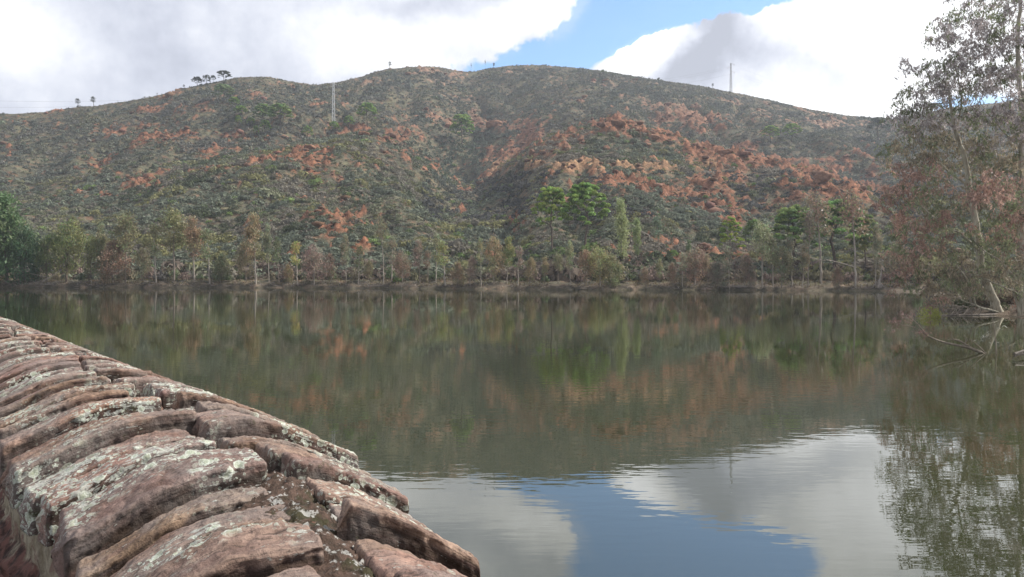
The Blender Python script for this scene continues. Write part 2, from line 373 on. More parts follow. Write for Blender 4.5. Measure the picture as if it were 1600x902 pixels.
# ------------------------------------------------------------------ foreground parapet wall
LP = np.array([(.30,-.8),(.05,-.3),(-.20,.3),(-.45,.8),(-.655,1.22),(-.825,1.485),(-1.39,2.13),(-2.03,3.00),(-5.0,6.62),(-9.5,11.7),(-40,48),(-84,101)])
RP = np.array([(1.05,-.5),(.80,0),(.52,.60),(.20,1.12),(-.06,1.50),(-.25,1.95),(-.74,2.70),(-1.49,3.54),(-4.46,7.10),(-8.9,12.2),(-39.4,48.5),(-83.4,101.5)])
ZC = H-.42; DROP = .16
def catmull(P, n=40):
    out = []
    Q = np.vstack([2*P[0]-P[1], P, 2*P[-1]-P[-2]])
    for i in range(1, len(Q)-2):
        for k in range(n):
            t = k/n; a, b, c, d = Q[i-1:i+3]
            # linear-ish spline: halved tangents keep the long spans straight
            m1 = (c-a)*.5*min(1, np.linalg.norm(c-b)/max(np.linalg.norm(b-a), 1e-6)) if np.linalg.norm(b-a) > 0 else (c-b)
            h1 = 2*t**3-3*t*t+1; h2 = t**3-2*t*t+t; h3 = -2*t**3+3*t*t; h4 = t**3-t*t
            T1 = (c-b)*.5+(b-a)/max(np.linalg.norm(b-a), 1e-6)*np.linalg.norm(c-b)*.5
            T2 = (c-b)*.5+(d-c)/max(np.linalg.norm(d-c), 1e-6)*np.linalg.norm(c-b)*.5
            out.append(h1*b+h2*T1+h3*c+h4*T2)
    out.append(P[-1]); return np.array(out)
LC, RC = catmull(LP), catmull(RP)
CC = (LC+RC)/2; SC = np.concatenate([[0], np.cumsum(np.linalg.norm(np.diff(CC, axis=0), axis=1))])
def LR(s):
    s = np.asarray(s, float)
    return (np.stack([np.interp(s, SC, LC[:, 0]), np.interp(s, SC, LC[:, 1])], -1), np.stack([np.interp(s, SC, RC[:, 0]), np.interp(s, SC, RC[:, 1])], -1))
PU = np.array([-.1, 0, .08, .18, .26, .34, .48, .60, .70, .85, 1.0, 1.05]); PH = np.array([.34, .47, .64, .86, .97, 1.0, .985, .955, .80, .42, .02, -.15])
def prof(u): return np.interp(u, PU, PH)*DROP
def wallpt(s, u, dz=0):
    L, R = LR(s); p = L+(R-L)*np.asarray(u)[..., None]
    return np.concatenate([p, (ZC-DROP+prof(u)+dz)[..., None]], -1)

def stone_mat(name, side=False):
    m, t, p = mat_new(name)
    co = t.node('ShaderNodeTexCoord').outputs['Object']; at = t.node('ShaderNodeAttribute', attribute_name='tint')
    uvw = t.node('ShaderNodeAttribute', attribute_name='suv').outputs[1]      # metres across the wall, along it, and up
    warp = t.vm('ADD', uvw, t.vm('SCALE', t.vm('SUBTRACT', t.noise(uvw, 9, 3)[1], (.5, .5, .5)), scale=.012))
    lay, _ = t.noise(t.map(warp, (3.5, 60, 60)), 1.0, 6, .62)                # laminations run the length of each slab
    lay2, _ = t.noise(t.map(warp, (9, 170, 150)), 1.0, 4, .6)
    mot, _ = t.noise(co, 16, 7, .68); fine, _ = t.noise(co, 130, 5, .7); big, _ = t.noise(co, 4.5, 4, .6)
    c = t.mix(t.ss(mot, .30, .70), (.165, .102, .074), (.42, .280, .210))
    c = t.mix(1.0, c, at.outputs[0], 'MULTIPLY')
    c = t.mix(t.ss(lay, .42, .62, 0, .55), c, (.15, .092, .078)); c = t.mix(t.ss(lay2, .56, .66, 0, .75), c, (.060, .045, .038)); c = t.mix(t.ss(big, .42, .60, 0, .55), c, (.235, .205, .185))
    c = t.mix(t.ss(fine, .52, .68, 0, .8), c, (.075, .052, .042))
    # brownish black algae blotches
    bl, _ = t.noise(co, 48, 6, .75); c = t.mix(t.m('MULTIPLY', t.ss(bl, .56, .66, 0, .7), t.ss(big, .40, .60)), c, (.045, .038, .032))
    # pale crust lichen drawn out along the laminations
    l1, _ = t.noise(t.map(warp, (11, 80, 80)), 1.0, 7, .72); l2, _ = t.noise(co, 60, 5, .7)
    lb, _ = t.noise(t.map(co, loc=(7, 3, 2)), 3.2, 4, .55)
    f = t.m('ADD', t.m('MULTIPLY', l1, .7), t.m('ADD', t.m('MULTIPLY', l2, .3), t.m('MULTIPLY', lb, .45)))
    lich = t.ss(f, .798, .818, 0, .78)
    c = t.mix(lich, c, t.mix(mot, (.42, .41, .37), (.50, .52, .45)))
    # round rosettes
    def ros(scale, thr, amt, loc):
        dv = t.vm('ADD', t.map(co, loc=loc), t.vm('SCALE', t.vm('SUBTRACT', t.noise(co, 55, 3)[1], (.5, .5, .5)), scale=.016))
        v = t.node('ShaderNodeTexVoronoi'); v.inputs['Scale'].default_value = scale; v.inputs['Randomness'].default_value = 1; t.put(v.inputs['Vector'], dv)
        d = v.outputs['Distance']; rnd = t.node('ShaderNodeSeparateColor'); t.put(rnd.inputs[0], v.outputs['Color'])
        pick = t.m('GREATER_THAN', rnd.outputs[0], amt); rad = t.m('MULTIPLY_ADD', rnd.outputs[1], thr*.6, thr*.55)
        e = t.m('DIVIDE', d, rad)
        disc = t.m('MULTIPLY', pick, t.ss(e, .92, 1.0, 1, 0)); ring = t.ss(t.m('ABSOLUTE', t.m('SUBTRACT', e, .82)), 0, .16, 1, 0)
        mid = t.ss(e, .0, .5, .6, 0)
        return disc, ring, mid
    zone = t.ss(lb, .46, .58)
    for sc_, th, am, loc in ((26, .40, .35, (0, 0, 0)), (50, .40, .4, (3, 1, 2)), (100, .40, .45, (2, 6, 4)), (15, .26, .55, (5, 2, 8))):
        disc, ring, mid = ros(sc_, th, am, loc); disc = t.m('MULTIPLY', disc, zone)
        rc = t.mix(ring, (.40, .43, .33), (.60, .62, .55)); rc = t.mix(mid, rc, (.30, .33, .22))
        rc = t.mix(t.ss(l2, .5, .75, 0, .5), rc, (.18, .17, .13)); c = t.mix(t.m('MULTIPLY', disc, .9), c, rc)
        lich = t.m('MAXIMUM', lich, disc)
    # moss specks
    mo, _ = t.noise(co, 11, 8, .75); c = t.mix(t.m('MULTIPLY', t.ss(mo, .60, .68, 0, .9), t.ss(l2, .35, .55)), c, (.055, .055, .022))
    t.put(p.inputs['Base Color'], c); p.inputs['Roughness'].default_value = .88; p.inputs['Specular IOR Level'].default_value = .25
    hh = t.m('ADD', t.m('MULTIPLY', lay, .007), t.m('ADD', t.m('MULTIPLY', lay2, .004), t.m('ADD', t.m('MULTIPLY', mot, .009), t.m('MULTIPLY', fine, .0060))))
    hh = t.m('ADD', hh, t.m('MULTIPLY', lich, .0012))
    b = t.node('ShaderNodeBump'); b.inputs['Distance'].default_value = 1.0; b.inputs['Strength'].default_value = .85; t.put(b.inputs['Height'], hh); t.l.new(b.outputs[0], p.inputs['Normal'])
    return m
M_STONE = stone_mat('sandstone_coping')
def bed_mat():
    m, t, p = mat_new('mossy_mortar'); co = t.node('ShaderNodeTexCoord').outputs['Object']
    a, _ = t.noise(co, 28, 8, .72); b_, _ = t.noise(co, 90, 6, .7); c_, _ = t.noise(co, 8, 5, .6); d_, _ = t.noise(t.map(co, loc=(3, 9, 1)), 17, 6, .7); e_, _ = t.noise(t.map(co, loc=(1, 2, 7)), 38, 6, .72)
    c = t.mix(t.ss(a, .35, .65), (.045, .032, .022), (.15, .095, .070))
    c = t.mix(t.ss(c_, .56, .66, 0, .8), c, t.mix(b_, (.030, .030, .014), (.085, .085, .035)))
    c = t.mix(t.ss(d_, .60, .66, 0, .8), c, (.24, .12, .085))
    c = t.mix(t.ss(e_, .545, .60, 0, .9), c, t.mix(b_, (.36, .34, .30), (.66, .65, .60)))
    c = t.mix(t.ss(b_, .58, .68, 0, .8), c, (.03, .025, .02))
    t.put(p.inputs['Base Color'], c); p.inputs['Roughness'].default_value = .95
    b = t.node('ShaderNodeBump'); b.inputs['Distance'].default_value = 1; t.put(b.inputs['Height'], t.m('ADD', t.m('MULTIPLY', a, .020), t.m('MULTIPLY', b_, .007))); t.l.new(b.outputs[0], p.inputs['Normal'])
    return m
M_BED = bed_mat()
def face_mat():
    m, t, p = mat_new('old_render'); co = t.node('ShaderNodeTexCoord').outputs['Object']
    sx = t.node('ShaderNodeSeparateXYZ'); t.put(sx.inputs[0], co)
    st, _ = t.noise(t.map(co, (18, 18, 2.6)), 1.0, 7, .68); a, _ = t.noise(co, 30, 7, .7); e_, _ = t.noise(co, 6, 6, .7); r_, _ = t.noise(co, 22, 5, .65)
    c = t.mix(t.ss(st, .3, .7), (.17, .135, .085), (.40, .36, .27)); c = t.mix(t.ss(a, .45, .7, 0, .6), c, (.12, .09, .065))
    c = t.mix(t.ss(r_, .56, .66, 0, .7), c, (.18, .10, .085))
    lv = t.m('ADD', sx.outputs[2], t.m('MULTIPLY', t.m('SUBTRACT', e_, .5), .30))
    red = t.mix(t.ss(r_, .40, .6), (.040, .024, .020), (.15, .075, .060))
    c = t.mix(t.ss(lv, ZC-.34, ZC-.30, 1, 0), c, red)
    t.put(p.inputs['Base Color'], c); p.inputs['Roughness'].default_value = .95
    b = t.node('ShaderNodeBump'); b.inputs['Distance'].default_value = 1; t.put(b.inputs['Height'], t.m('ADD', t.m('MULTIPLY', st, .012), t.m('MULTIPLY', a, .012))); t.l.new(b.outputs[0], p.inputs['Normal'])
    return m
M_FACE = face_mat()

def make_stone(s0, t_, u0, u1, off, tilt, seed, nu, nb, depth=.16, tilt_u=0.0):
    """one slab on edge: t_ thick along the wall, u0..u1 across it"""
    rs = np.random.default_rng(seed)
    hw = t_/2; r = min(.009, hw*.6)
    # cross-section loop (a along wall, b up, 0 is the top), starting low on the near side
    side = np.linspace(-depth, -r, nb//3); top = np.linspace(-hw+r, hw-r, max(4, nb//3)); ang = np.linspace(0, math.pi/2, 5)[1:-1]
    A = np.concatenate([np.full(len(side), -hw), -hw+r-r*np.cos(ang), top, hw-r+r*np.sin(ang), np.full(len(side), hw)])
    B = np.concatenate([side, -r+r*np.sin(ang), np.zeros(len(top)), -r+r*np.cos(ang), side[::-1]])
    NA = np.concatenate([np.full(len(side), -1.), -np.cos(ang), np.zeros(len(top)), np.sin(ang), np.full(len(side), 1.)])
    NB = np.concatenate([np.zeros(len(side)), np.sin(ang), np.ones(len(top)), np.cos(ang), np.zeros(len(side))])
    k = len(A)
    uu = u0+(u1-u0)*(.5-.5*np.cos(np.linspace(0, math.pi, nu))); uu = .6*np.linspace(u0, u1, nu)+.4*uu
    L, R = LR(s0); width = float(np.linalg.norm(R-L)); T = LR(s0+.05); T = ((T[0]+T[1])/2-(L+R)/2); T /= np.linalg.norm(T)
    N = (R-L)/width
    U = np.repeat(uu[:, None], k, 1); Aa = np.repeat(A[None], nu, 0); Bb = np.repeat(B[None], nu, 0)
    # thickness varies along the slab, the ends round off
    th = 1+.09*pn(uu*5+seed*3.1, uu*0+seed, 0)[:, None]
    em = np.minimum(uu-u0, u1-uu)*width; er = .012; sh = np.where(em < er, np.sqrt(np.clip(1-(1-em/er)**2, 0, 1)), 1)[:, None]
    Aa = Aa*th*(.55+.45*sh)
    topw = (Bb+depth)/depth
    bow = (.006*pn(uu*2.2+seed, uu*0+.5)+.003*pn(uu*6+seed, uu*0+2.5))[:, None]
    along = Aa+bow
    zz = ZC-DROP+prof(U)+off+tilt*Aa+tilt_u*(U-.25)+Bb-(1-sh)*.02*topw+.006*pn(U*6+seed, Aa*8)
    P = np.stack([L[0]+(R-L)[0]*U+T[0]*along, L[1]+(R-L)[1]*U+T[1]*along, zz], -1)
    n = np.stack([T[0]*NA[None]+0*U, T[1]*NA[None]+0*U, NB[None]+0*U], -1)
    a_, b_, c_ = U*width*7, (Aa+s0)*7+seed*1.7, Bb*7
    dsp = .0035*fbm(a_*1.2, b_*1.6, c_*1.6, 3, .55)+.0035*fbm(a_*4, b_*5, c_*5, 3, .6)+.0035*fbm(U*width*10, (Aa+s0)*60, Bb*60+seed, 3, .55)+.0030*fbm(U*width*60, (Aa+s0)*80, Bb*80, 2)
    chip = np.clip(pn(U*width*22+seed, (Aa)*30, Bb*25)-.36, 0, 1)*.022*(Bb > -.05)
    dsp = dsp-chip
    P = P+n*dsp[..., None]
    # close the ends
    dirn = np.array([N[0], N[1], 0])
    e0 = P[0].mean(0)-dirn*.004; e1 = P[-1].mean(0)+dirn*.004
    V = np.concatenate([P.reshape(-1, 3)]); i = np.arange(nu*k).reshape(nu, k)
    Fq = [np.stack([i[:-1, :-1], i[1:, :-1], i[1:, 1:], i[:-1, 1:]], -1).reshape(-1, 4)]
    # bottom strip
    Fq.append(np.stack([i[:-1, -1], i[1:, -1], i[1:, 0], i[:-1, 0]], -1))
    suv = np.stack([U*width, Aa+s0+seed*.37, Bb+seed*.21], -1).reshape(-1, 3)
    for j, sgn in ((0, -1), (nu-1, 1)):       # end caps: inner rings shrunk towards the middle with rough relief
        prev = i[j]
        cen = P[j].mean(0); 
        for q, f_ in enumerate((.72, .42, .15)):
            ring = cen+(P[j]-cen)*f_+dirn*sgn*(.004+.004*q)+dirn*sgn*(.012*fbm(Aa[j]*f_*25+seed, Bb[j]*f_*25, q*.1, 2))[:, None]
            st = len(V); V = np.concatenate([V, ring]); suv = np.concatenate([suv, np.stack([np.full(k, uu[j]*width), Aa[j]*f_+s0+seed*.37, Bb[j]*f_+seed*.21-.1*(1-f_)], -1)])
            nw_ = np.arange(st, st+k); pr2 = np.roll(prev, -1); nr2 = np.roll(nw_, -1)
            Fq.append(np.stack([prev, nw_, nr2, pr2], -1) if sgn > 0 else np.stack([prev, pr2, nr2, nw_], -1)); prev = nw_
        st = len(V); V = np.concatenate([V, [V[prev].mean(0)]]); suv = np.concatenate([suv, [suv[prev].mean(0)]])
        h = k//2
        Fq.append(np.stack([prev[:-1:2][:h-1], prev[1::2][:h-1], prev[2::2][:h-1] if len(prev[2::2]) >= h-1 else prev[1::2][:h-1], np.full(h-1, st)], -1))
    # moss crust plus painted joint shade, in ragged patches down the slab's near flank
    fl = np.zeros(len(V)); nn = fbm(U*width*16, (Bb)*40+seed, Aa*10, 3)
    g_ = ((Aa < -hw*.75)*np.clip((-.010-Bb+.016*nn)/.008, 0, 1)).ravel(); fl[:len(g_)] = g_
    return V, np.concatenate(Fq), suv, fl
def add_suv(o, suv):
    a = o.data.attributes.new('suv', 'FLOAT_VECTOR', 'POINT'); a.data.foreach_set('vector', np.asarray(suv, np.float32).ravel())

def build_wall():
    root = empty('parapet', (float(CC[0, 0]), float(CC[0, 1]), 0)); inv = -np.array([*CC[0], 0])
    tag(root, 'old parapet wall with lichen spotted red sandstone coping in the left foreground', 'wall')
    def sub(name, V, Fq, mat, **k): return mesh_np(name, V+inv, Fq, mat, root, **k)
    # which arc length lies at the frame's bottom edge?
    s_near = float(np.interp(1.0, CC[:, 1], SC)); rs = random.Random(5)
    lst = []; OFF = {}
    def row(sidex, s_start, s_end, thick):
        s = s_start; pre = [(.13, .05), (.085, .085)] if sidex == 0 else [(.15, .018), (.17, .075)]
        post = [(.15, .006), (.11, .028), (.14, .006), (.12, .012)] if sidex == 0 else [(.10, .006), (.14, .02), (.12, .008)]
        n_g = 1; k_g = 0; s1 = s_D-sum(a+b for a, b in pre)+(.04 if sidex else 0); seq = None
        while s < s_end:
            t_ = thick(s, rs); n_g -= 1; k_g += 1
            if n_g < 0: n_g = rs.choice([0, 1, 1, 2]); k_g = 0
            gap = rs.uniform(.028, .055) if n_g == 0 else rs.choice([.004, .006, .009]); o_ = .016-.013*k_g-(.022 if s < s1-.1 else 0)
            if seq is None and s+t_+gap+.05 > s1:             # the broad slabs and the wide open joint in the middle of the near wall
                t_ = max(.05, s1-s-.02); gap = s1-s-t_; seq = pre+post
            elif seq: t_, gap = seq.pop(0); o_ = (-.022 if s < s_D-.01 else .020-.02*(4-len(seq)) if len(seq) < 4 else .016); o_ = -.036 if s < s_D-.01 else max(o_, -.022); n_g = 0
            q_ = (s+t_/2, t_, sidex, gap); lst.append(q_); OFF[q_] = o_; s += t_+gap
    s_D = float(SC[200])
    thin = lambda s, r: r.uniform(.075, .125) if s < s_near+1.6 else r.uniform(.06, .105)
    row(0, s_near-1.4, s_near+13, thin); row(1, s_near-1.4, s_near+13, thin)
    lst.sort(key=lambda q: q[0])
    vis = [q for q in lst if q[0] > s_near+.0]; ind = set(id(q) for q in vis[:96])
    accV, accF, accS, accC, nv = [], [], [], [], 0
    for qi, q in enumerate(lst):
        s0, t_, sd_, gap = q; near = s_near-.1 < s0 < s_near+2.2
        off = OFF[q]+rs.uniform(-.004, .004); tilt = rs.uniform(-.12, .02) if sd_ == 0 else rs.uniform(-.10, .0); seed = qi+1
        uj = .47+.13*float(pn(np.array([s0*2.6]), np.array([.5]))[0])+.03*float(pn(np.array([s0*9]), np.array([2.5]))[0]); wj = (.05 if s0 < s_near+.85 else .004)
        if sd_ == 0: u0, u1 = rs.uniform(-.05, -.01), uj-wj-rs.choice([0, 0, .01, .03])
        else: u0, u1 = uj+wj+rs.choice([0, 0, .01, .05]), rs.uniform(.97, 1.04)
        nu, nb = (110, 48) if near else ((54, 24) if s0 < s_near+6 else (20, 12))
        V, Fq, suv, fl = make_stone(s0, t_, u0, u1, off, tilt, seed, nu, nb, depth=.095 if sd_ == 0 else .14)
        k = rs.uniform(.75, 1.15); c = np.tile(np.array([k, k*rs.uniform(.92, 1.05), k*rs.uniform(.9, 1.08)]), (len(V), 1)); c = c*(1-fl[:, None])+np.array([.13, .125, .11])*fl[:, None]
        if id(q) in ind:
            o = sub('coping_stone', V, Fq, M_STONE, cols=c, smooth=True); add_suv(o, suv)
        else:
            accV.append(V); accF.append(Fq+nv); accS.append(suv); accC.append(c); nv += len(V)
    # the far run of the coping, out of frame or tiny
    s = s_near+13
    while s < SC[-1]-1:
        t_ = .35 if s > s_near+25 else .12
        for sd_ in (0, 1):
            V, Fq, suv, fl = make_stone(s, t_, -.03 if sd_ == 0 else .505, .495 if sd_ == 0 else 1.0, rs.uniform(-.01, .01), 0, int(s*10), 8, 9)
            accV.append(V); accF.append(Fq+nv); accS.append(suv); accC.append(np.full((len(V), 3), .95)); nv += len(V)
        s += t_+.015
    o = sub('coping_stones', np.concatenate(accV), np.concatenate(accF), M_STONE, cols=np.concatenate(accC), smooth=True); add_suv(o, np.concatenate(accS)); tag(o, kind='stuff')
    # mortar and moss bed between the slabs
    ss = np.concatenate([np.arange(s_near-1.5, s_near+2.6, .008), np.arange(s_near+2.6, s_near+13, .05), np.arange(s_near+13, SC[-1], .8)])
    us = np.linspace(-.005, 1.01, 110); Sg, Ug = np.meshgrid(ss, us, indexing='ij')
    P = wallpt(Sg.ravel(), Ug.ravel()).reshape(*Sg.shape, 3)
    n = fbm(P[..., 0]*9, P[..., 1]*9, 0, 3); n2 = fbm(P[..., 0]*45, P[..., 1]*45, 2, 3, .6)
    mid = np.exp(-((Ug-.47-.13*pn(Sg*2.6, Sg*0+.5))/.05)**2); edge = np.clip(np.minimum(Ug, 1-Ug)/.05, 0, 1)
    nr = np.clip((s_near+.95-Sg)/.3, 0, 1)*np.exp(-((Ug-.47)/.16)**2); P[..., 2] += -.072+.014*mid+.034*nr+.020*n*(.5+.6*mid)+.010*n2+.005*fbm(P[..., 0]*110, P[..., 1]*110, 3, 2)-(1-edge)*.03
    i = np.arange(Sg.size).reshape(Sg.shape); V = P.reshape(-1, 3)
    # skirt both sides down
    Fq = np.stack([i[:-1, :-1], i[1:, :-1], i[1:, 1:], i[:-1, 1:]], -1).reshape(-1, 4)
    sub('mortar_bed', V, Fq, M_BED, smooth=True)
    # inner face: old render, just inside the slab ends
    zs = np.concatenate([np.linspace(ZC-.165, ZC-.75, 90), np.linspace(ZC-.85, ZC-1.3, 5)])
    s2 = np.concatenate([np.arange(s_near-1.5, s_near+3, .012), np.arange(s_near+3, s_near+13, .2), np.arange(s_near+13, SC[-1], 2)])
    Sg, Zg = np.meshgrid(s2, zs, indexing='ij'); L, R = LR(Sg.ravel()); N = (R-L)/np.linalg.norm(R-L, axis=1)[:, None]
    out = .012*fbm(Sg.ravel()*9, Zg.ravel()*4, 1, 4)+.006*fbm(Sg.ravel()*40, Zg.ravel()*30, 3, 3); lower = np.clip((ZC-.33-Zg.ravel()+.05*pn(Sg.ravel()*8, Zg.ravel()*4))/.05, 0, 1)
    out = out+lower*(.03+.03*np.abs(pn(Sg.ravel()*14, Zg.ravel()*22)))
    P = L+N*(.014-out)[:, None]; V = np.concatenate([P, Zg.ravel()[:, None]], 1); i = np.arange(len(V)).reshape(Sg.shape)
    sub('inner_face', V, np.stack([i[:-1, :-1], i[:-1, 1:], i[1:, 1:], i[1:, :-1]], -1).reshape(-1, 4), M_FACE, smooth=True)
    # outer (water side) face
    zs = np.array([ZC-.235, ZC-.5, ZC-1.2, -.8]); Sg, Zg = np.meshgrid(s2, zs, indexing='ij'); L, R = LR(Sg.ravel()); N = (R-L)/np.linalg.norm(R-L, axis=1)[:, None]
    P = R-N*.035+N*((ZC-Zg.ravel())*.06)[:, None]; V = np.concatenate([P, Zg.ravel()[:, None]], 1)
    i = np.arange(len(V)).reshape(Sg.shape); sub('outer_face', V, np.stack([i[:-1, :-1], i[1:, :-1], i[1:, 1:], i[:-1, 1:]], -1).reshape(-1, 4), M_FACE, smooth=True)
    # dam crest walkway on the land side
    s3 = np.arange(s_near-1.4, SC[-1], .5); L, R = LR(s3); N = (R-L)/np.linalg.norm(R-L, axis=1)[:, None]
    A = L+N*.02; Bp = L-N*2.6; rows = []
    z = np.full((len(s3), 1), ZC-1.15)
    V = np.concatenate([np.concatenate([Bp, z*0-.5], 1), np.concatenate([Bp, z], 1), np.concatenate([A, z], 1)]); n_ = len(s3); j = np.arange(n_-1)
    Fq = np.concatenate([np.stack([j+n_*q, j+1+n_*q, j+1+n_*(q+1), j+n_*(q+1)], -1) for q in (0, 1)])
    o = mesh_np('path', V, Fq, plain('walkway_concrete', (.30, .27, .23), .9, .3, 5)); tag(o, 'worn walkway along the dam crest', kind='structure')
build_wall()
#--SPLIT--
# ------------------------------------------------------------------ leaf and branch building
def quads(C, A, B, col):
    """quads centred on C with half axes A and B; colour per quad"""
    n = len(C); V = np.empty((n, 4, 3), np.float32)
    V[:, 0] = C-A-B*.35; V[:, 1] = C+B; V[:, 2] = C+A-B*.35*0+0; V[:, 3] = C-B
    V[:, 0] = C-A; V[:, 2] = C+A
    return V.reshape(-1, 3), np.arange(n*4).reshape(n, 4), np.repeat(col, 4, 0)
def unit(v): return v/np.maximum(np.linalg.norm(v, axis=-1, keepdims=True), 1e-9)
def leaves(C, size, aspect, droop, rs, cols, colvar=.25, normal=None):
    n = len(C)
    d = rs.normal(size=(n, 3))*.75; d[:, 2] -= droop; d = unit(d)
    q = rs.normal(size=(n, 3)) if normal is None else normal+rs.normal(size=(n, 3))*.45
    w_ = unit(np.cross(d, q)); ln = size*rs.uniform(.65, 1.3, n)[:, None]
    c = cols*rs.uniform(1-colvar, 1+colvar, (n, 1))
    return quads(C, d*ln*.5, w_*ln*.5*aspect, c)
class Skel:
    def __init__(s, rs, tip=.012, expo=.5): s.p = []; s.par = []; s.fix = []; s.rs = rs; s.tip = tip; s.ex = expo
    def line(s, pts, r0, r1, n=None, parent=-1, wob=.0):
        pts = np.array(pts, float); n = n or len(pts)*3; t = np.linspace(0, len(pts)-1, n)
        q = np.stack([np.interp(t, range(len(pts)), pts[:, k]) for k in range(3)], 1)
        for it in range(2): q[1:-1] = (q[:-2]+2*q[1:-1]+q[2:])/4
        if wob: q[1:] += s.rs.normal(size=(n-1, 3))*wob
        last = parent; ids = []
        for k in range(n):
            if k == 0 and parent >= 0: continue
            s.p.append(q[k]); s.par.append(last); s.fix.append(r0+(r1-r0)*k/(n-1)); last = len(s.p)-1; ids.append(last)
        return ids
    def reach(s, targets, step, lift=.15, low=.6, from_ids=None):
        P = [np.array(x) for x in s.p]; ok = list(range(len(P))) if from_ids is None else list(from_ids)
        arr = np.array(P)
        order = np.argsort([np.min(np.linalg.norm(arr[ok]-t, axis=1)) for t in targets]); tips = []
        sel = list(ok)
        for o in order:
            t = targets[o]; Q = np.array([s.p[i] for i in sel]); dv = t-Q; dist = np.linalg.norm(dv, axis=1)
            cost = dist+low*np.maximum(0, .35*dist-dv[:, 2])
            b = sel[int(np.argmin(cost))]; a = np.array(s.p[b]); d = np.linalg.norm(t-a)
            n = max(2, int(d/step)); ctl = (a+t)/2+np.array([0, 0, -lift*d])*-1*s.rs.uniform(.3, 1)+s.rs.normal(size=3)*.10*d
            last = b
            for k in range(1, n+1):
                u = k/n; q = a*(1-u)**2+2*ctl*u*(1-u)+t*u*u+(s.rs.normal(size=3)*.035*step if k < n else 0)
                s.p.append(q); s.par.append(last); s.fix.append(0); last = len(s.p)-1; sel.append(last)
            tips.append(last)
        return tips
    def radii(s):
        n = len(s.p); cnt = np.zeros(n); ch = np.zeros(n, int)
        for i in range(n):
            if s.par[i] >= 0: ch[s.par[i]] += 1
        for i in range(n-1, -1, -1):
            if ch[i] == 0: cnt[i] += 1
            if s.par[i] >= 0: cnt[s.par[i]] += cnt[i]
        r = s.tip*np.maximum(cnt, 1)**s.ex; fx = np.array(s.fix); r = np.where(fx > 0, fx, r)
        for i in range(n):
            p = s.par[i]
            if p >= 0 and r[i] > r[p]*.85 and fx[i] == 0: r[i] = r[p]*.85
        return r, cnt
    def tubes(s, sides=5, keep=None):
        P = np.array(s.p); par = np.array(s.par); r, cnt = s.radii(); n = len(P)
        idx = np.nonzero(par >= 0)[0]
        if keep is not None: idx = idx[keep(idx)]
        d = unit(P[idx]-P[par[idx]])
        # a node's ring follows the direction into it, a continuing child starts from that ring
        nd = np.zeros((n, 3)); nd[:, 2] = 1; nd[par >= 0] = unit(P[par >= 0]-P[par[par >= 0]])
        main = np.full(n, -1)
        for i in range(n):
            p = par[i]
            if p >= 0 and (main[p] < 0 or cnt[i] > cnt[main[p]]): main[p] = i
        ang = np.linspace(0, 2*math.pi, sides, endpoint=False)
        def ring(c, dr, rad):
            ref = np.array([.94, .31, .15]); a = unit(np.cross(dr, ref)); b = np.cross(dr, a)
            return c[:, None]+rad[:, None, None]*(a[:, None]*np.cos(ang)[None, :, None]+b[:, None]*np.sin(ang)[None, :, None])
        ismain = main[par[idx]] == idx
        sdir = np.where(ismain[:, None], nd[par[idx]], d); srad = np.where(ismain, r[par[idx]], np.minimum(r[par[idx]], r[idx]*1.15))
        R0 = ring(P[par[idx]], sdir, srad); R1 = ring(P[idx], nd[idx], r[idx])
        m = len(idx); V = np.concatenate([R0, R1], 1).reshape(-1, 3); b = (np.arange(m)*2*sides)[:, None]; k = np.arange(sides)[None]; k2 = (k+1) % sides
        Fq = np.stack([b+k, b+k2, b+sides+k2, b+sides+k], -1).reshape(-1, 4)
        return V, Fq
def finish_tree(name, sk, leafdata, trunk_len, sides=(8, 4), leafmat=None, parts=None, branch=.6, extra=None):
    """Empty at the base > trunk, branches, crown"""
    root = empty(name, (0, 0, 0))
    fx = np.array(sk.fix)
    V, Fq = sk.tubes(sides[0], keep=lambda i: fx[i] > 0); C = np.ones((len(V), 3))
    if (fx == 0).any():
        V2, F2 = sk.tubes(sides[1], keep=lambda i: fx[i] == 0); Fq = np.concatenate([Fq, F2+len(V)]); V = np.concatenate([V, V2]); C = np.concatenate([C, np.full((len(V2), 3), branch)])
    if extra is not None: Fq = np.concatenate([Fq, extra[1]+len(V)]); V = np.concatenate([V, extra[0]]); C = np.concatenate([C, np.full((len(extra[0]), 3), branch)])
    mesh_np('trunk', V, Fq, M_BARK, root, smooth=True, cols=C)
    if leafdata is not None:
        mesh_np('crown', leafdata[0], leafdata[1], leafmat or M_LEAF, root, cols=leafdata[2])
    return root
def colour_tree(root, bark, leaf):
    for c in root.children: c.color = (*(leaf if c.name.startswith('crown') else bark), 1)
def cluster_points(rs, C, n, rad, flat=1.0):
    k = rs.normal(size=(len(C), n, 3))*rad; k[..., 2] *= flat
    return (np.asarray(C)[:, None]+k).reshape(-1, 3)

